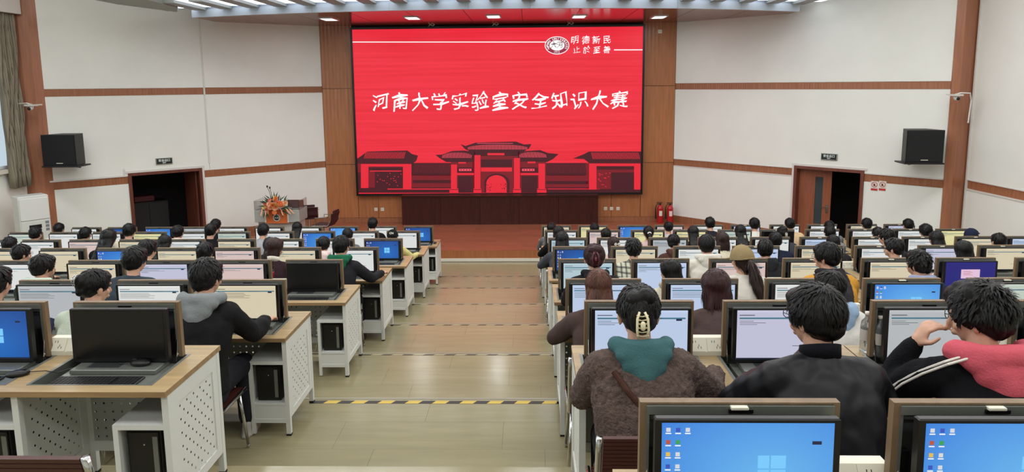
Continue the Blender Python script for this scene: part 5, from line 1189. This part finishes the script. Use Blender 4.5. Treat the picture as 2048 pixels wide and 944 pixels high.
# three heroes in the nearest full row
r_,H=PP('R',1,1277,570,83,(90,74,68),'student in teal-hooded brown fleece with ivory claw clip',hair='claw',hood=(66,104,108),hoodbig=1.12,kind='fleece',style='fleece',pose='mousewide',fine=True,hs=1.06)
o=link('hair_clip',claw_clip(mat('clip_ivory',(226,216,180),.25),.92),r_); o.matrix_local=H@Matrix.Translation((-.005,-.138,-.03))
q=MB(); q.tube([(-.13,.02,.99),(-.08,-.035,.93),(.0,-.062,.84),(.08,-.075,.74),(.15,-.07,.64)],.01,radii=[.013]*5); link('bag_strap',q.mesh('bag_strap',cloth((74,50,42))),r_)
PP('R',1,1632,570,105,(12,13,20),'student in black satin jacket with glasses',kind='satin',style='fleece' if False else 'puffy',pose='wide',yaw=30,fine=True,glasses=True,collar=(18,19,26),hs=1.08,Yoff=-.32)
r_,H=PP('R',1,1962,568,110,(14,15,19),'student in pink-hooded black tracksuit resting chin on hand',hair='curly',hood=(206,92,106),hoodbig=1.35,pose='cheek',yaw=45,fine=True,glasses=True,style='puffy',hs=1.08,Yoff=-.30)
q=MB()
for o_ in (-.012,.012): q.tube([(-.08,.085+o_,1.075),(-.14,.075+o_,1.06),(-.20,.085+o_,1.035),(-.25,.160+o_,.965),(-.288,.225+o_,.895),(-.305,.258+o_,.85)],.005,seg=6)
o=glyphs('A/X',.05,SIW,r_,(-.325,.250,.825),(PI/2-.3,.6,-.25),.001)
link('sleeve_stripe',q.mesh('sleeve_stripe',SIW),r_)
p=atz(28,912,ZF[0]+.865); chair(p.x,p.y+.3,ZF[0],'brown slatted chair cut by lower left corner of view')
# ------------------------------------------------------------------ small things on the desks
def bottle(x,y,z,label):
    t=thing('water_bottle',label,'bottle',(x,y,z)); gm_=mat('pet_plastic',(225,230,232),.08,trans=.85)
    q=MB(); q.loft([(0,0,0,.03,.03),(0,0,.01,.034,.034),(0,0,.06,.034,.034),(0,0,.065,.032,.032),(0,0,.14,.034,.034),(0,0,.17,.03,.03),(0,0,.19,.014,.014),(0,0,.205,.013,.013)],seg=16); link('bottle_body',q.mesh('bottle_body',gm_,True),t)
    q=MB(); q.loft([(0,0,.07,.0346,.0346),(0,0,.13,.0346,.0346)],seg=16,cap=False); link('bottle_label',q.mesh('bottle_label',mat('bottle_label',(190,186,180),.5),True),t)
    q=MB(); q.loft([(0,0,.205,.016,.016),(0,0,.222,.016,.016)],seg=14); link('bottle_cap',q.mesh('bottle_cap',SIW,True),t)
p=atz(1757,712,ZT[1]); bottle(p.x,p.y,ZT[1],'clear plastic water bottle between two monitors, seventh row from stage')
p=atz(1735,706,ZT[1]); bottle(p.x,p.y+.02,ZT[1],'clear bottle just left of and behind another bottle, seventh row') if p.x else None
p=atz(542,561,ZT[3]); t=thing('travel_mug','red travel mug with dark lid beside monitor, fifth row, left side','mug',(p.x,p.y,ZT[3])); q=MB(); q.loft([(0,0,0,.03,.03),(0,0,.09,.038,.038),(0,0,.1,.037,.037)]); link('mug_body',q.mesh('mug_body',mat('mug_red',(150,30,46),.25),True),t); q=MB(); q.loft([(0,0,.1,.037,.037),(0,0,.115,.034,.034)]); q.tube([(.01,0,.115),(.03,0,.15),(.045,0,.16)],.005); link('mug_lid',q.mesh('mug_lid',BLACK),t)
